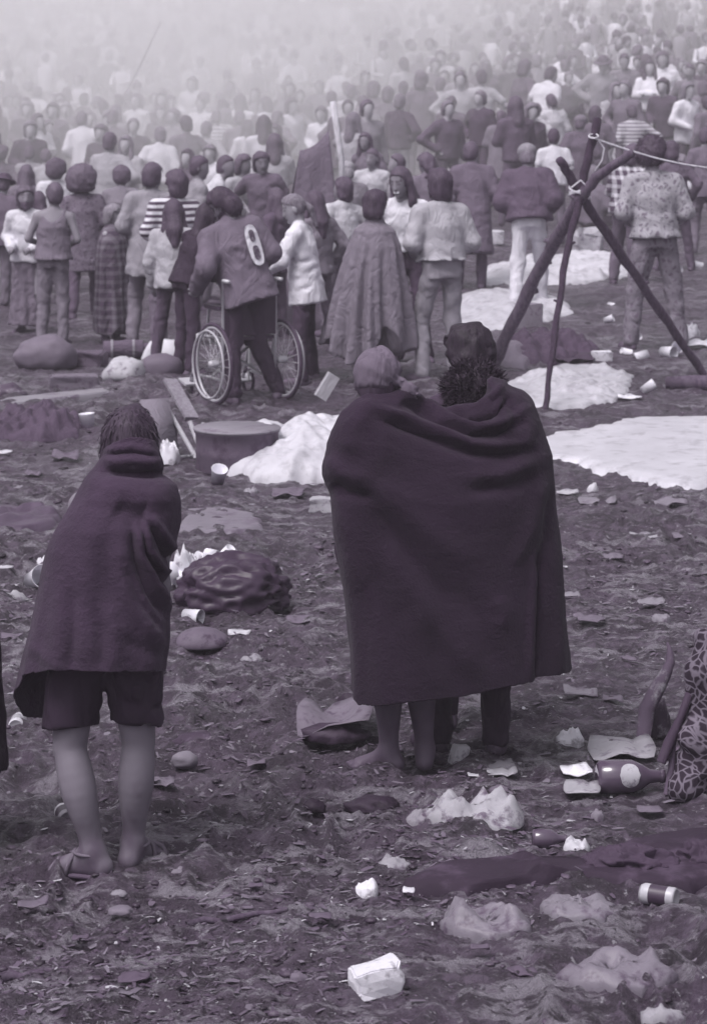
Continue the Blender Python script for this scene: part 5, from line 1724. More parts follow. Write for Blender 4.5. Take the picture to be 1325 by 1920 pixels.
o = MB().tube([(-.22, .05, .05), (.0, .0, .06), (.35, -.05, .05), (.6, -.05, .05)], [.055, .065, .06, .05], 12).build('log', mat(.05, 'bark', .9, v2=.09)); o.location = p_; tag(o, 'dark log lying at the foot of the right tripod pole', 'log')
for i, (lab, x0, y0, x1, y1, v) in enumerate((('pale board lying below the plastic sheet', 1085, 938, 1160, 956, .18), ('white scrap on the mud right of the big blanket', 1044, 928, 1086, 937, .4), ('leaf shaped pale scrap on the mud at right', 1184, 1012, 1242, 1024, .34),
                                           ('pale twig scrap low on the mud at right', 1196, 1134, 1250, 1146, .2), ('bent scrap at the right edge', 1262, 1000, 1296, 1018, .14), ('thin scrap beside the big blanket', 1056, 1120, 1088, 1130, .2))):
    scrap(lab, x0, y0, x1, y1, v, seed=81 + i)
lump('paper_wad', 'small white wad above the pale board', 'paper', (1100, 908, 1122, 926), .5, dfac=.8, rough=.5, seed=88)

XL = [(1090, 985, .3), (1150, 1060, .25), (1260, 960, .3), (1290, 1080, .2), (1110, 1180, .22), (1180, 1250, .2), (1240, 1170, .25), (1090, 1320, .35), (1150, 1330, .22), (470, 1250, .3), (520, 1290, .22), (560, 1180, .2), (600, 1090, .25), (500, 1070, .2), (540, 940, .2), (470, 930, .3),
      (120, 870, .2), (60, 900, .2), (30, 930, .25), (160, 1000, .1), (20, 1210, .2), (420, 1420, .22), (480, 1450, .2), (300, 1490, .25), (350, 1560, .18), (450, 1580, .2), (560, 1600, .2), (620, 1560, .3), (60, 1720, .2), (150, 1780, .14), (330, 1650, .2), (480, 1680, .15), (600, 1740, .16), (850, 1640, .14), (900, 1800, .16), (980, 1850, .14), (1120, 1540, .2), (1220, 1540, .22), (820, 1600, .2), (560, 1850, .14), (250, 1860, .13), (700, 1490, .2)]
ANCH = [(345, 1430, 'the round stone'), (430, 1100, 'the rubbish bag'), (770, 1440, 'the bare muddy feet'), (1170, 1470, 'the glass bottle'), (890, 1530, 'the big newspaper'), (700, 1840, 'the white drink carton'), (150, 1620, 'the sandalled woman'), (1170, 860, 'the flat plastic sheet'),
        (1030, 1230, 'the hem of the big blanket'), (60, 1090, 'the white cup at far left'), (435, 860, 'the dark drum'), (1205, 1680, 'the drinks can'), (625, 1370, 'the grey cardboard'), (1290, 1340, 'the patterned bundle'), (85, 800, 'the dark blanket heap')]
for i, (x, y, v) in enumerate(XL):
    w_ = 14 + (i * 37) % 26
    ax_, ay_, nm_ = min(ANCH, key=lambda q: (q[0] - x) ** 2 + (q[1] - y) ** 2)
    far_ = 'just ' if math.hypot(ax_ - x, ay_ - y) < 110 else 'well ' if math.hypot(ax_ - x, ay_ - y) > 190 else ''
    rel_ = ('left of' if x < ax_ else 'right of') if abs(x - ax_) > abs(y - ay_) else ('behind' if y < ay_ else 'in front of')
    if i % 3 == 0:
        lump('paper_wad', 'small crumpled paper trodden into the mud %s%s %s' % (far_, rel_, nm_), 'paper', (x - w_ * .6, y - w_ * .55, x + w_ * .6, y), v * .8, dfac=.8, rough=.6, seed=300 + i, v2=.06, sub=2, group='small trodden scraps', hmin=.02)
    else:
        scrap('flat muddy paper scrap trodden in %s%s %s' % (far_, rel_, nm_), x - w_ * .8, y - w_ * .4, x + w_ * .8, y, v * .55, seed=300 + i, group='small trodden scraps', curl=.5)
# ------------------------------------------------------------------ the people standing in the middle distance
TR = lambda v, *a: ('trousers', v, *a)
FRONT = [
 # label, x, y of head top, px per metre, facing, description
 ('man in a grey tank top seen from behind at left', 103, 338, 184, -4, dict(hair='short', hairv=.06, skin=.20, top=('tank', 0.130), bottom=TR(0.156), arms=('front', 'front'), hem=.93, vox=.016)),
 ('bearded man in a loose white shirt at the left edge', 48, 346, 176, 165, dict(hair='shag', hairv=.07, beard=1, skin=.20, top=('shirt', 0.589), bottom=('skirt', 0.117), arms=('front', 'front'), bulk=.03, vox=.016, bvox=.012)),
 ('person with a wide bush of hair in dark patterned clothes', 155, 303, 164, 0, dict(hair='afro', afro=.185, hairv=.06, skin=.19, top=('coat', 0.117, 'paisley', .05), bottom=TR(0.065), arms=('front', 'front'), hem=.55)),
 ('man with rounded hair in a white shirt behind the tank top man', 107, 292, 152, 10, dict(hair='afro', afro=.135, hairv=.05, skin=.19, top=('tee', 0.570), bottom=TR(0.130))),
 ('person wrapped in a dark plaid blanket', 214, 380, 182, -120, dict(hair='shag', hairv=.14, skin=.3, top=('none', 0.130), bottom=TR(0.078), hr=(.76, 1.06), vox=.016, head=(20, 5),
      wrap=dict(rows=[(.10, .25, .22), (.5, .25, .21), (1.0, .24, .19), (1.3, .225, .165), (1.44, .16, .12), (1.53, .08, .08)], v=.17, v2=.055, pat='plaid', n=7, amp=.022, jag=.03))),
 ('man with rounded dark hair in a dark jacket left of the long grey jacket', 228, 306, 152, -10, dict(hair='afro', afro=.125, hairv=.05, skin=.19, top=('jacket', 0.169), bottom=TR(0.104))),
 ('man in a long pale grey jacket seen from behind', 287, 300, 186, 4, dict(hair='short', hairv=.05, skin=.20, top=('jacket', 0.247), bottom=TR(0.156), bulk=.035, hem=.68, flare=.03, arms=('front', 'front'), vox=.017)),
 ('man in a black and white striped shirt', 330, 314, 190, 15, dict(hair='shag', hairv=.04, skin=.20, top=('shirt', 0.589, 'stripes', .05), bottom=TR(0.104), arms=('front', 'front'), head=(20, 0))),
 ('woman with dark hair in a pale long sleeved top and dark trousers', 326, 370, 212, -25, dict(hair='long', hairv=.035, skin=.21, top=('sweater', 0.338), bottom=TR(0.065), arms=('front', 'down'), hem=.86, hr=(.78, 1.06))),
 ('dark haired person in black leaning over the wheelchair', 388, 378, 214, -55, dict(hair='long', hairv=.018, skin=.24, top=('sweater', 0.018), bottom=TR(0.030), lean=18, arms=('reach', 'reach'), hr=(.78, 1.08), bulk=.03)),
 ('man in a varsity jacket and glasses bending beside the wheelchair', 416, 348, 240, 18, dict(hair='shag', hairv=.025, skin=.24, glasses=1, beard=1, top=('jacket', 0.111), bottom=TR(0.035), lean=12, side=-14, head=(52, 32), arms=('front', ((.30, -.10, 1.17), (.36, .16, 1.05))), bulk=.05, hem=.80, hr=(.8, 1.1), vox=.014, bvox=.011,
      legs=(((.20, .10, .50), (.40, .12, .085), -.6), ((-.02, .02, .50), (-.02, -.05, .085), .1)), hipx=.10)),
 ('woman in a white coat with a dark ponytail turned left', 549, 360, 225, 78, dict(hair='ponytail', hairv=.11, skin=.3, top=('jacket', 0.620), bottom=TR(0.030), arms=('reach', 'reach'), lean=8, head=(18, 22), hem=.74, flare=.02, bulk=.03, hr=(.8, 1.1), vox=.014, bvox=.011)),
 ('dark haired woman behind the white coat', 590, 354, 206, 40, dict(hair='longwide', hairv=.04, skin=.20, top=('shirt', 0.156), bottom=TR(0.104), hr=(.8, 1.1))),
 ('man in a ragged grey poncho seen from behind', 703, 352, 226, -12, dict(hair='shag', hairv=.025, skin=.19, top=('none', 0.130), bottom=TR(0.065), vox=.014, hr=(.8, 1.1), head=(0, 12),
      wrap=dict(name='poncho', rows=[(.20, .41, .30, -.06), (.55, .37, .27, -.05), (.95, .30, .23, -.03), (1.25, .24, .18), (1.40, .19, .14), (1.47, .10, .09), (1.53, .08, .08)], v=.15, n=10, amp=.055, jag=.12, tilt=.12, wr=.004))),
 ('smiling woman with very long dark hair facing the camera', 750, 310, 216, 172, dict(hair='long', hairv=.045, skin=.21, smile=1, top=('crop', 0.589), bottom=TR(0.035), arms=('down', 'back'), bell=1.35, vox=.014, bvox=.0095, hr=(.8, 1.1))),
 ('man in a pale grey sweater and light trousers seen from behind', 820, 312, 225, 22, dict(hair='shag', hairv=.03, skin=.20, top=('sweater', 0.338), bottom=TR(0.221), arms=('front', 'front'), bulk=.035, hem=1.0, vox=.014, hr=(.8, 1.1), head=(15, 0))),
 ('man in a long dark overcoat seen from behind', 884, 262, 170, 0, dict(hair='short', hairv=.05, skin=.20, top=('coat', 0.098), bottom=TR(0.078), bulk=.04, hem=.42, flare=.03, arms=('front', 'front'))),
 ('man in a bulky dark jacket, pale cap and white trousers', 988, 264, 182, -12, dict(hair='short', hairv=.1, hat='cap', hatv=.22, skin=.20, top=('jacket', 0.065), bottom=TR(0.532), legs='step', lean=14, bulk=.075, arms=('front', 'front'), hem=.94, legw=1.1, vox=.016)),
 ('man with bushy hair in a paisley shirt and striped trousers', 1222, 250, 207, 4, dict(hair='afro', afro=.125, hairv=.03, skin=.19, top=('shirt', 0.312, 'paisley', .12), bottom=TR(.17, 'paisley', .08), arms=('front', 'front'), bulk=.03, hem=.93, vox=.015, hr=(.86, 1.12), legs='wide')),
 ('person in a checked shirt behind the paisley man', 1186, 268, 168, -30, dict(hair='shag', hairv=.05, skin=.19, top=('shirt', 0.522, 'plaid', .04), bottom=TR(0.104), hr=(.8, 1.1))),
 ('dark haired person close behind the paisley man\'s right shoulder', 1258, 262, 160, 10, dict(hair='shag', hairv=.04, skin=.2, top=('jacket', 0.091), bottom=TR(0.078))),
 ('woman in a pale round necked top facing the camera', 697, 276, 158, 170, dict(hair='short', hairv=.06, skin=.21, top=('tee', 0.427), bottom=TR(0.130), vox=.016, bvox=.012)),
 ('dark haired woman facing left behind the pale topped woman', 684, 246, 145, 150, dict(hair='long', hairv=.05, skin=.21, top=('shirt', 0.130), bottom=TR(0.130), vox=.018)),
 ('person in a pale knitted cap near the dark tent', 650, 297, 166, 20, dict(hair='short', hairv=.2, hat='cap', hatv=.28, skin=.19, top=('shirt', 0.195), bottom=TR(0.130))),
 ('pale haired person turned left beside the dark tent', 610, 318, 166, 100, dict(hair='short', hairv=.26, skin=.21, top=('shirt', 0.390), bottom=TR(0.130))),
 ('man with dark hair and pale shirt behind the poncho', 641, 329, 192, 30, dict(hair='shag', hairv=.04, skin=.20, top=('shirt', 0.442), bottom=TR(0.130))),
 ('dark haired person in dark clothes behind the white coat', 516, 349, 172, 60, dict(hair='long', hairv=.05, skin=.20, top=('jacket', 0.065), bottom=TR(0.065))),
 ('young man in a dark tee shirt facing the camera', 490, 282, 152, 165, dict(hair='shag', hairv=.05, skin=.21, top=('tee', 0.091), bottom=TR(0.130), vox=.017, bvox=.013)),
 ('bent man in a white shirt in profile facing right', 425, 288, 156, -85, dict(hair='short', hairv=.05, skin=.20, top=('shirt', 0.522), bottom=TR(0.130), lean=18, arms=('front', 'front'))),
 ('pale faced person beside the bent white shirt', 458, 287, 150, -150, dict(hair='shag', hairv=.06, skin=.21, top=('shirt', 0.364), bottom=TR(0.130))),
 ('man with short dark hair in profile left of the bent white shirt', 376, 289, 160, -75, dict(hair='short', hairv=.04, skin=.20, top=('shirt', 0.260), bottom=TR(0.130))),
 ('woman in profile behind the smiling woman', 742, 286, 156, 110, dict(hair='shag', hairv=.06, skin=.21, top=('shirt', 0.260), bottom=TR(0.130))),
 ('dark haired head behind the pale grey sweater', 797, 285, 164, 20, dict(hair='shag', hairv=.05, skin=.20, top=('jacket', 0.117), bottom=TR(0.130))),
]
for lab, x, y, s, yaw, sp in FRONT:
    root = add_person(lab, x, y, s, yaw, sp, 'people standing in the middle distance')
    if 'varsity' in lab:
        # big white oval chest number patch on the back of the jacket: two dark blots like an 8
        M_, P0_ = torso_frame(sp)
        tfm = lambda p: P0_ + M_ @ (np.array(p, float) - np.array((0, 0, .95)))
        def patch(nm, cx_, cz_, rx_, rz_, dy, m_):
            vs = []; fs = []
            nU, nV_ = 16, 4
            for j in range(nV_ + 1):
                for i in range(nU):
                    a = 2 * math.pi * i / nU
                    k = j / nV_
                    # superellipse outline
                    ex = np.sign(math.cos(a)) * abs(math.cos(a)) ** .7; ez = np.sign(math.sin(a)) * abs(math.sin(a)) ** .7
                    lx = cx_ + ex * rx_ * k; lz = cz_ + ez * rz_ * k
                    ly = -math.sqrt(max(.02, 1 - (lx / .235) ** 2)) * .172 - dy
                    vs.append(tfm((lx, ly, lz)))
            for j in range(nV_):
                for i in range(nU):
                    q = (i + 1) % nU
                    fs.append((j * nU + i, j * nU + q, (j + 1) * nU + q, (j + 1) * nU + i))
            MB().add(vs, fs).build(nm, m_, root)
        patch('jacket_patch', .115, 1.235, .062, .17, .020, mat(.66, rough=.8))
        patch('patch_mark', .115, 1.31, .026, .05, .025, mat(.06, 'smear', v2=.3, scale=5))
        patch('patch_mark', .115, 1.17, .030, .06, .025, mat(.06, 'smear', v2=.3, scale=5))

MID = [
 ('white jacket seen from behind in the smoke at left', 155, 206, 116, 0, dict(hair='short', hairv=.07, top=('jacket', 0.620), bottom=TR(0.390), arms=('hips', 'front'), bulk=.03)),
 ('dark jacketed person beside the white jacket in the smoke', 213, 204, 116, 5, dict(hair='short', hairv=.05, top=('jacket', 0.104), bottom=TR(0.104))),
 ('distant person in a pale striped shirt in the smoke', 406, 205, 111, -10, dict(hair='short', hairv=.05, top=('shirt', 0.620, 'stripes', .2), bottom=TR(0.260))),
 ('tall dark jacketed person left of centre in the smoke', 450, 207, 114, 0, dict(hair='short', hairv=.06, top=('jacket', 0.104), bottom=TR(0.104), bulk=.03)),
 ('dark figure beside the tall dark jacket in the smoke', 480, 214, 112, 10, dict(hair='short', hairv=.06, top=('jacket', 0.130), bottom=TR(0.104))),
 ('pale shirted person in thick smoke', 300, 235, 127, 0, dict(hair='short', hairv=.08, top=('shirt', 0.522), bottom=TR(0.260), lean=15)),
 ('dark haired head half lost in the smoke', 292, 205, 106, 20, dict(hair='afro', hairv=.05, top=('shirt', 0.380), bottom=TR(0.260))),
 ('dark haired head high in the smoke', 382, 170, 97, 10, dict(hair='afro', hairv=.05, top=('shirt', 0.475), bottom=TR(0.260))),
 ('grey figure left of the dark tent', 545, 180, 106, 0, dict(hair='short', hairv=.06, top=('jacket', 0.208), bottom=TR(0.130))),
 ('stooping grey figure left of the dark tent', 522, 205, 114, -30, dict(hair='short', hairv=.06, top=('jacket', 0.156), bottom=TR(0.130), lean=15)),
 ('dark headed person at the far left edge', 4, 268, 131, 0, dict(hair='afro', hairv=.05, top=('jacket', 0.104), bottom=TR(0.104))),
 ('dark haired head left of the round haired man', 56, 272, 131, 0, dict(hair='short', hairv=.05, top=('shirt', 0.260), bottom=TR(0.130))),
 ('second dark haired head left of the round haired man', 86, 277, 131, 10, dict(hair='short', hairv=.05, top=('shirt', 0.364), bottom=TR(0.130))),
 ('dark long haired head behind the bearded man', 50, 306, 152, 0, dict(hair='long', hairv=.06, top=('shirt', 0.130), bottom=TR(0.130))),
 ('person in a dark hat at the left edge', 8, 322, 158, -20, dict(hair='short', hat='brim', hatv=.05, hairv=.05, top=('jacket', 0.091), bottom=TR(0.130))),
 ('dark long haired person between the bearded man and the tank top man', 72, 356, 163, 10, dict(hair='long', hairv=.04, top=('jacket', 0.078), bottom=TR(0.078), hr=(.78, 1.06))),
 ('man in a pale tee shirt seen from behind on the slope', 902, 128, 114, 4, dict(hair='short', hairv=.04, top=('tee', 0.399), bottom=TR(0.078), arms=('hips', 'front'))),
 ('man in a dark suit jacket seen from behind on the slope', 790, 134, 116, 0, dict(hair='shag', hairv=.04, top=('jacket', 0.091), bottom=TR(0.104), bulk=.03)),
 ('pale shirted person right of the dark suit jacket', 826, 142, 112, 0, dict(hair='short', hairv=.05, top=('shirt', 0.437), bottom=TR(0.130))),
 ('white shirted person between two dark heads on the slope', 866, 136, 111, -20, dict(hair='long', hairv=.05, top=('shirt', 0.570), bottom=TR(0.130))),
 ('man in an open dark jacket with a white collar', 846, 178, 123, 175, dict(hair='short', hairv=.04, top=('jacket', 0.098), bottom=TR(0.130), bulk=.035, head=(0, 25))),
 ('man in a dark jacket turned sideways on the slope', 985, 110, 112, -60, dict(hair='shag', hairv=.04, top=('jacket', 0.078), bottom=TR(0.260))),
 ('bent person in a white tee shirt on the slope', 1034, 122, 111, -40, dict(hair='short', hairv=.03, top=('tee', 0.620), bottom=TR(0.130), lean=20)),
 ('person in a long grey coat seen from behind', 940, 205, 128, 0, dict(hair='short', hairv=.05, top=('coat', 0.143), bottom=TR(0.104), bulk=.05, flare=.03)),
 ('man with a pale shirt and dark hair right of the grey coat', 1032, 174, 122, 15, dict(hair='short', hairv=.05, top=('shirt', 0.468), bottom=TR(0.130), bulk=.03)),
 ('dark haired person left of the pale shirt', 1002, 190, 122, -10, dict(hair='afro', hairv=.05, top=('shirt', 0.442), bottom=TR(0.130))),
 ('boy in a white tee shirt behind the pale cap', 1037, 238, 146, 0, dict(hair='short', hairv=.03, top=('tee', 0.551), bottom=TR(0.130), hr=(.7, 1.0))),
 ('person in a hooded dark cloak behind the tripod top', 1088, 212, 135, 0, dict(hair='short', hat='cap', hatv=.14, hairv=.06, top=('coat', 0.091), bottom=TR(0.104), bulk=.06, hr=(.8, 1.1))),
 ('dark haired person close to the tripod top', 1116, 196, 131, 0, dict(hair='shag', hairv=.04, top=('jacket', 0.104), bottom=TR(0.104))),
 ('man in a broad hat and grey jacket on the slope', 1130, 102, 111, 178, dict(hair='short', hat='brim', hatv=.06, hairv=.06, top=('jacket', 0.221), bottom=TR(0.380), bulk=.04, arms=('hips', 'down'))),
 ('dark shirted man right of the broad hat', 1170, 98, 108, 170, dict(hair='short', hairv=.05, top=('shirt', 0.156), bottom=TR(0.130))),
 ('man in a white tee shirt holding a white cloth on the slope', 1241, 96, 106, 176, dict(hair='shag', hairv=.04, top=('tee', 0.620), bottom=TR(0.338), arms=('down', 'away'), legs='wide', vox=.02)),
 ('pale shirted person stooping behind the white tee shirt man', 1196, 82, 103, -60, dict(hair='short', hairv=.06, top=('shirt', 0.475), bottom=TR(0.130), lean=25)),
 ('seated person in a striped shirt behind the tripod', 1182, 194, 128, 10, dict(hair='short', hairv=.04, top=('shirt', 0.475, 'stripes', .15), bottom=TR(0.130), lean=10)),
 ('dark haired person left of the dark suit jacket', 756, 150, 114, 10, dict(hair='short', hairv=.05, top=('shirt', 0.390), bottom=TR(0.130))),
 ('dark jacketed person with long hair on the slope at centre', 700, 150, 114, 5, dict(hair='shag', hairv=.05, top=('jacket', 0.130), bottom=TR(0.130))),
 ('person with dark hair in a dark shirt at centre', 728, 160, 116, -5, dict(hair='shag', hairv=.05, top=('shirt', 0.117), bottom=TR(0.130))),
 ('person with dark hair and grey back at centre', 682, 178, 120, 0, dict(hair='shag', hairv=.05, top=('jacket', 0.195), bottom=TR(0.130))),
 ('dark head left of the grey back at centre', 657, 156, 111, 0, dict(hair='short', hairv=.05, top=('shirt', 0.475), bottom=TR(0.130))),
 ('light shirted person holding the pale pole', 622, 168, 111, 20, dict(hair='short', hairv=.05, top=('shirt', 0.522), bottom=TR(0.195))),
 ('dark head at the right edge of the slope', 1318, 150, 114, 0, dict(hair='shag', hairv=.05, top=('jacket', 0.130), bottom=TR(0.130))),
 ('dark shirted person far right on the slope', 1292, 118, 106, 170, dict(hair='short', hairv=.05, top=('shirt', 0.156), bottom=TR(0.130))),
 ('person in dark clothes at the right edge behind the paisley man', 1322, 236, 151, 0, dict(hair='short', hairv=.05, top=('jacket', 0.117), bottom=TR(0.130))),
]
for lab, x, y, s, yaw, sp in MID:
    sp.setdefault('skin', .27); sp.setdefault('hr', (.82, 1.1)); sp['shoes'] = False
    root = add_person(lab, x, y, s, yaw, sp, 'people standing on the lower slope')
    if 'holding a white cloth' in lab:
        P = pix(1288, 185, root.location.y - .05)
        V, Fc = ico(3)
        q = V * (1 + .25 * fbm(V[:, 0] * 2, V[:, 1] * 2, V[:, 2] * 2, 2, 3))[:, None]
        q = q * np.array((.10, .07, .34)) + np.array((.02, 0, -.30))
        q[:, 0] += -.12 * q[:, 2]
        o = obj('white_cloth', make_mesh('white_cloth', q, Fc), mat(.66)); o.location = P
        tag(o, 'white cloth hanging from the hand of the man in the white tee shirt', 'cloth')

# dark tent with a pale pole among the crowd
p_ = Vector(pix(600, 300, 27.5)); p_.z = gz(p_.x, p_.y)
tt_ = empty('dark_tent', p_, 0, 'dark canvas shelter held by a pale pole in the crowd', 'tent')
pk = pix(622, 225, 27.5) - p_
V = []
nu_, nv_ = 18, 12
apex = pix(596, 240, 27.5) - p_
lft = pix(510, 345, 26.6) - p_; lft.z = gz(lft.x + p_.x, lft.y + p_.y) - p_.z
rgt = pix(655, 345, 26.9) - p_; rgt.z = gz(rgt.x + p_.x, rgt.y + p_.y) - p_.z
bck = pix(610, 330, 28.9) - p_; bck.z = gz(bck.x + p_.x, bck.y + p_.y) - p_.z
mb = MB()
t1 = pix(562, 282, 27.4) - p_; t2 = pix(616, 244, 27.5) - p_
for g0, g1 in ((lft, rgt), (pix(500, 330, 29) - p_, bck)):
    g0.z = gz(g0.x + p_.x, g0.y + p_.y) - p_.z
    V = []
    for j in range(nv_ + 1):
        for i in range(nu_ + 1):
            a = j / nv_; t = i / nu_
            top_ = t1.lerp(t2, t) + Vector((0, 0, -.05 * math.sin(math.pi * t)))
            q = top_.lerp(g0.lerp(g1, t), a)
            V.append(q + Vector((0, .10 * math.sin(math.pi * a) * (1 if g0 is lft else -1) + .035 * a * math.sin(11 * t + 2 * a), 0)))
    mb.add(V, [(j * (nu_ + 1) + i, j * (nu_ + 1) + i + 1, (j + 1) * (nu_ + 1) + i + 1, (j + 1) * (nu_ + 1) + i) for j in range(nv_) for i in range(nu_)])
o = mb.build('canvas', mat(.11), tt_); o.modifiers.new('thickness', 'SOLIDIFY').thickness = .01
MB().tube([(pk.x + .10, 0, 0), pix(640, 300, 27.5) - p_, pix(624, 190, 27.5) - p_], .032, 8).build('tent_pole', mat(.55, 'bark', v2=.4), tt_)

# thin leaning pole far back in the smoke
a_ = pix(216, 215, 52.0); b_ = pix(302, 40, 52.0); g_ = pix(200, 248, 52); g_.z = gz(g_.x, g_.y)
o = MB().tube([Vector((0, 0, 0)), a_ - g_, (a_ + b_) / 2 - g_ + Vector((.02, 0, 0)), b_ - g_], [.02, .018, .014, .008], 7).build('leaning_pole', mat(.06, 'bark')); o.location = g_
tag(o, 'thin pole leaning up out of the smoky crowd at upper left', 'pole')

# ------------------------------------------------------------------ the crowd on the hillside
PROTO = []
for k, (legs, hair, arms, lean, top_t) in enumerate((('sit', 'shag', ('knee', 'knee'), 12, 'shirt'), ('lotus', 'short', ('belly', 'belly'), 5, 'shirt'), ('sit', 'long', ('cross', 'cross'), 8, 'jacket'), ('lotus', 'afro', ('knee', 'belly'), 16, 'tee'),
                                                     ('stand', 'shag', ('front', 'down'), 4, 'jacket'), ('contra', 'short', ('hips', 'down'), 0, 'shirt'), ('wide', 'long', ('cross', 'cross'), 0, 'shirt'), ('sit', 'shag', ('raise', 'knee'), 4, 'tee'))):
    sp = dict(legs=legs, hair=hair, arms=arms, lean=lean, top=(top_t, .3), bottom=('trousers', .1), vox=.034, seed=k, shoes=False, skin=.3, barefoot=False, afro=.125, bulk=.03)
    parts = build_person(sp)
    PROTO.append([(nm, make_mesh(nm, v, q, c), (v, q)) for nm, v, q, c, m in parts])
def low_person(standing, lv=2):
    # few-sided figure for the far rows: torso with shoulders, head, hair, arms, legs
    def loft(rows, n=8):
        V = [(cx + rx_ * math.cos(2 * math.pi * k / n), cy_ + ry_ * math.sin(2 * math.pi * k / n), z) for z, rx_, ry_, cx, cy_ in rows for k in range(n)]
        Fq = [(i * n + k, i * n + (k + 1) % n, (i + 1) * n + (k + 1) % n, (i + 1) * n + k) for i in range(len(rows) - 1) for k in range(n)]
        return np.array(V), np.array(Fq)
    def tri(V, Fq): return V, np.concatenate([Fq[:, [0, 1, 2]], Fq[:, [0, 2, 3]]])
    def tub(pts, rad):
        mb_ = MB().tube(pts, rad, 6, cap=False); return tri(np.array(mb_.v), np.array(mb_.f))
    o_ = 0 if standing else -.80
    out_ = []
    V, Fq = loft([(.88 + o_, .17, .13, 0, 0), (1.1 + o_, .17, .13, 0, .02), (1.3 + o_, .20, .13, 0, .04), (1.4 + o_, .19, .10, 0, .05), (1.46 + o_, .07, .06, 0, .06)])
    out_.append((*tri(V, Fq), 'top'))
    for s_ in (1, -1):
        V, Fq = tub([(.2 * s_, .04, 1.38 + o_), (.27 * s_, .10, 1.12 + o_), (.1 * s_, .27, 1.08 + o_)], [.06, .055, .04]); out_.append((V, Fq, 'top'))
        pts = [(.1 * s_, 0, .9), (.11 * s_, .03, .5), (.12 * s_, 0, .03)] if standing else [(.1 * s_, 0, .12), (.22 * s_, .36, .42), (.17 * s_, .45, .04)]
        V, Fq = tub(pts, [.1, .075, .06]); out_.append((V, Fq, 'legs'))
    Vi, Fi = ico(lv)
    if lv == 1: Vi = Vi * 1.12
    out_.append((Vi * np.array((.08, .09, .115)) + np.array((0, .09, 1.62 + o_)), Fi, 'skin'))
    out_.append((Vi * np.array((.105, .105, .115)) + np.array((0, .062, 1.645 + o_)), Fi, 'hair'))
    return out_
LOWP = [low_person(False), low_person(True), low_person(False, 1), low_person(True, 1)]
skin_m = mat(.3, 'vcol', .6, bump=.05, spec=.35, var=.05)
hair_ms = [mat(v, 'hair', .65, v2=v * 1.9, bump=.5, spec=.35) for v in (.03, .05, .10)]
TOPS = [(.04, 'black'), (.07, 'dark'), (.12, 'dark grey'), (.20, 'grey'), (.32, 'pale grey'), (.50, 'pale'), (.68, 'white')]
r_ = np.random.default_rng(3)
spots = []
Y = 36.0
while Y < 114:
    half = .1325 * Y + .7
    x = -half + r_.random() * .7
    while x < half:
        spots.append((x, Y + (r_.random() - .5) * .7))
        x += .46 + .34 * r_.random() + (.45 if Y < 48 else 0) + max(0, Y - 70) * .003
    Y += .78 + (.5 if Y < 48 else 0) + max(0, Y - 50) * .010
occ = [(o.location.x, o.location.y) for o in COL.objects if o.name.startswith('person')]
spots = [p for p in spots if all((p[0] - a) ** 2 + (p[1] - b_) ** 2 > .45 for a, b_ in occ) ]
spots.sort(key=lambda p: p[1])
CNT = 0
rest_v, rest_f, rest_c = [], [], []
nb = 0
for i, (x, y) in enumerate(spots):
    standing = r_.random() < (.7 if y < 52 else .2)
    pi = int(r_.integers(4, 7)) if standing else int(r_.choice([0, 1, 2, 3, 7]))
    tv, tn = TOPS[int(r_.choice(7, p=[.16, .18, .13, .12, .11, .13, .17]))]
    yaw = math.pi + (r_.random() - .5) * 1.6 if r_.random() < .62 else (r_.random() - .5) * 2.0
    sc = .9 + .16 * r_.random()
    hv = int(r_.integers(0, 3)); bv = float(r_.choice([.05, .08, .14, .3]))
    z = gz(x, y)
    if CNT < 215:
        CNT += 1
        side = 'left' if x < -.05 * y else ('right' if x > .05 * y else 'middle')
        pose = 'standing' if standing else 'sitting'
        hn = ('shaggy', 'short', 'long', 'bushy', 'shaggy', 'short', 'long', 'shaggy')[pi]
        fc = 'facing the camera' if math.cos(yaw) < 0 else 'turned away'
        lab = '%s haired spectator in %s top and %s trousers %s %s, %s hillside' % (hn, tn, {.05: 'black', .08: 'dark', .14: 'grey', .3: 'pale'}[bv], pose, fc, side)
        root = empty('person', (x, y, z), yaw, lab, 'person', 'hazy spectators on the hillside')
        root.scale = (sc,) * 3
        for nm, me, _ in PROTO[pi]:
            o = bpy.data.objects.new(nm, me); COL.objects.link(o); o.parent = root
            if not me.materials: me.materials.append(skin_m)
            o.material_slots[0].link = 'OBJECT'
            o.material_slots[0].material = skin_m if nm == 'body' else hair_ms[hv] if nm == 'hair' else mat(bv) if nm == 'trousers' else mat(tv)
    else:
        ca, sa = math.cos(yaw) * sc, math.sin(yaw) * sc
        for v, q, kind_ in LOWP[(1 if standing else 0) + (2 if y > 72 else 0)]:
            jit_ = 1 + .12 * (r_.random() - .5)
            P = np.stack([x + ca * v[:, 0] - sa * v[:, 1], y + sa * v[:, 0] + ca * v[:, 1], z + sc * jit_ * v[:, 2]], -1)
            vv = .24 if kind_ == 'skin' else (.03, .05, .10)[hv] if kind_ == 'hair' else bv if kind_ == 'legs' else tv
            rest_v.append(P); rest_f.append(q + nb); nb += len(P)
            rest_c.append(np.tile(np.array(tone(vv)), (len(P), 1)))
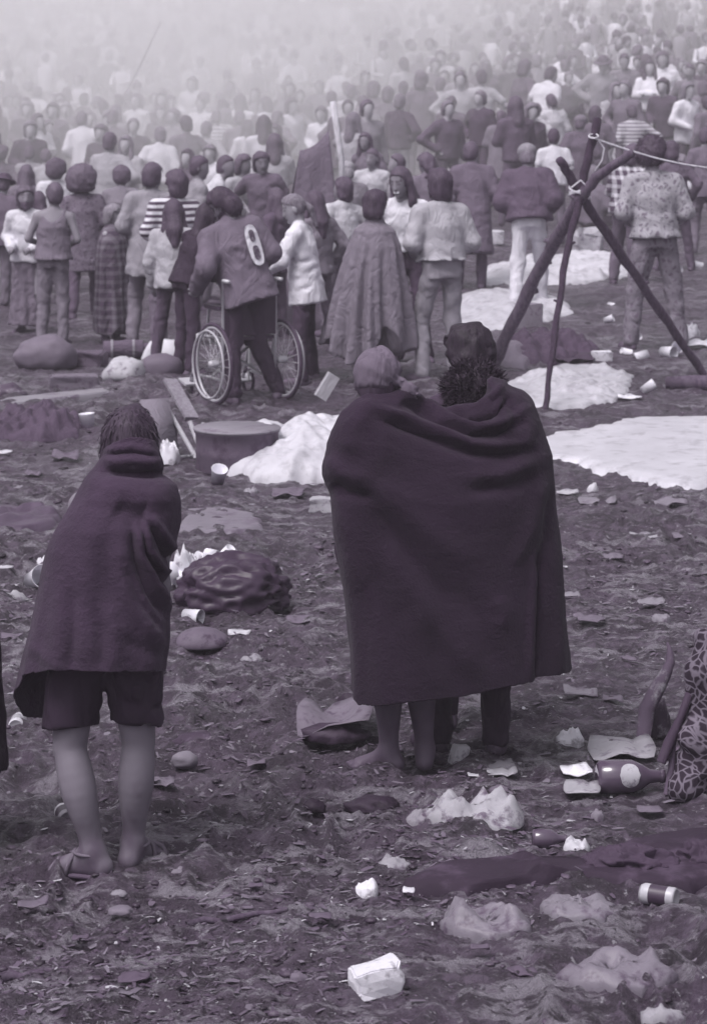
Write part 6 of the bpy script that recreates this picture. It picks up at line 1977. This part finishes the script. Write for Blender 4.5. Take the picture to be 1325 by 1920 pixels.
if rest_v:
    fc_ = np.concatenate(rest_f)
    crowd = obj('far_crowd', make_mesh('far_crowd', np.concatenate(rest_v), fc_, np.concatenate(rest_c)), mat(.3, 'vcol', .8, bump=0, var=.1))
    tag(crowd, 'far crowd of spectators fading into the smoke up the hillside', 'crowd', kind='stuff')
    print('far crowd tris', len(fc_) * 2)
print('spots', len(spots), 'individual', CNT)
for q in PLOG: print('place', *q)

# ------------------------------------------------------------------ air: thin haze everywhere, campfire smoke at upper left
def volume(name, dens, colour, aniso=.0):
    m = bpy.data.materials.new(name)
    m.use_nodes = True
    n_, l_ = m.node_tree.nodes, m.node_tree.links
    n_.clear()
    pv = n_.new('ShaderNodeVolumePrincipled')
    pv.inputs['Color'].default_value = (*colour, 1)
    pv.inputs['Density'].default_value = dens
    pv.inputs['Anisotropy'].default_value = aniso
    ou = n_.new('ShaderNodeOutputMaterial')
    l_.new(pv.outputs[0], ou.inputs['Volume'])
    return m, n_, l_, pv
hm_, *_x = volume('haze', .0022, (.93, .87, .95))
mb = MB().box((0, 120, 10), (140, 150, 13))
hz_ = mb.build('haze', hm_, None, smooth=False)
tag(hz_, 'thin pale smoke haze hanging over the whole field', 'haze', kind='stuff')

BILLOWS = [((-2.0, 46, 2.2), (5.5, 9, 3.4), .040), ((-5.0, 62, 3.6), (9, 14, 5), .040), ((3, 70, 4.0), (18, 24, 6.0), .008), ((0, 110, 6), (36, 46, 9), .007),
           ((-.9, 38, 1.2), (2.6, 5.0, 1.9), .030), ((-.5, 56, 1.5), (17, 27, 6.5), .011), ((-4.0, 40, 1.4), (3.0, 6, 2.4), .020)]
for k, (c_, r3, dn) in enumerate(BILLOWS):
    V, Fc = ico(4)
    q = V * (1 + .22 * fbm(V[:, 0] * 1.8 + k * 7, V[:, 1] * 1.8, V[:, 2] * 1.8, 3, 200 + k))[:, None] * np.array(r3)
    vm, *_x = volume('smoke_%d' % k, dn, (.99, .98, 1.0))
    o = obj('smoke', make_mesh('smoke', q, Fc), vm); o.location = c_
    tag(o, 'pale campfire smoke drifting over the crowd', 'smoke', 'campfire smoke', 'stuff')
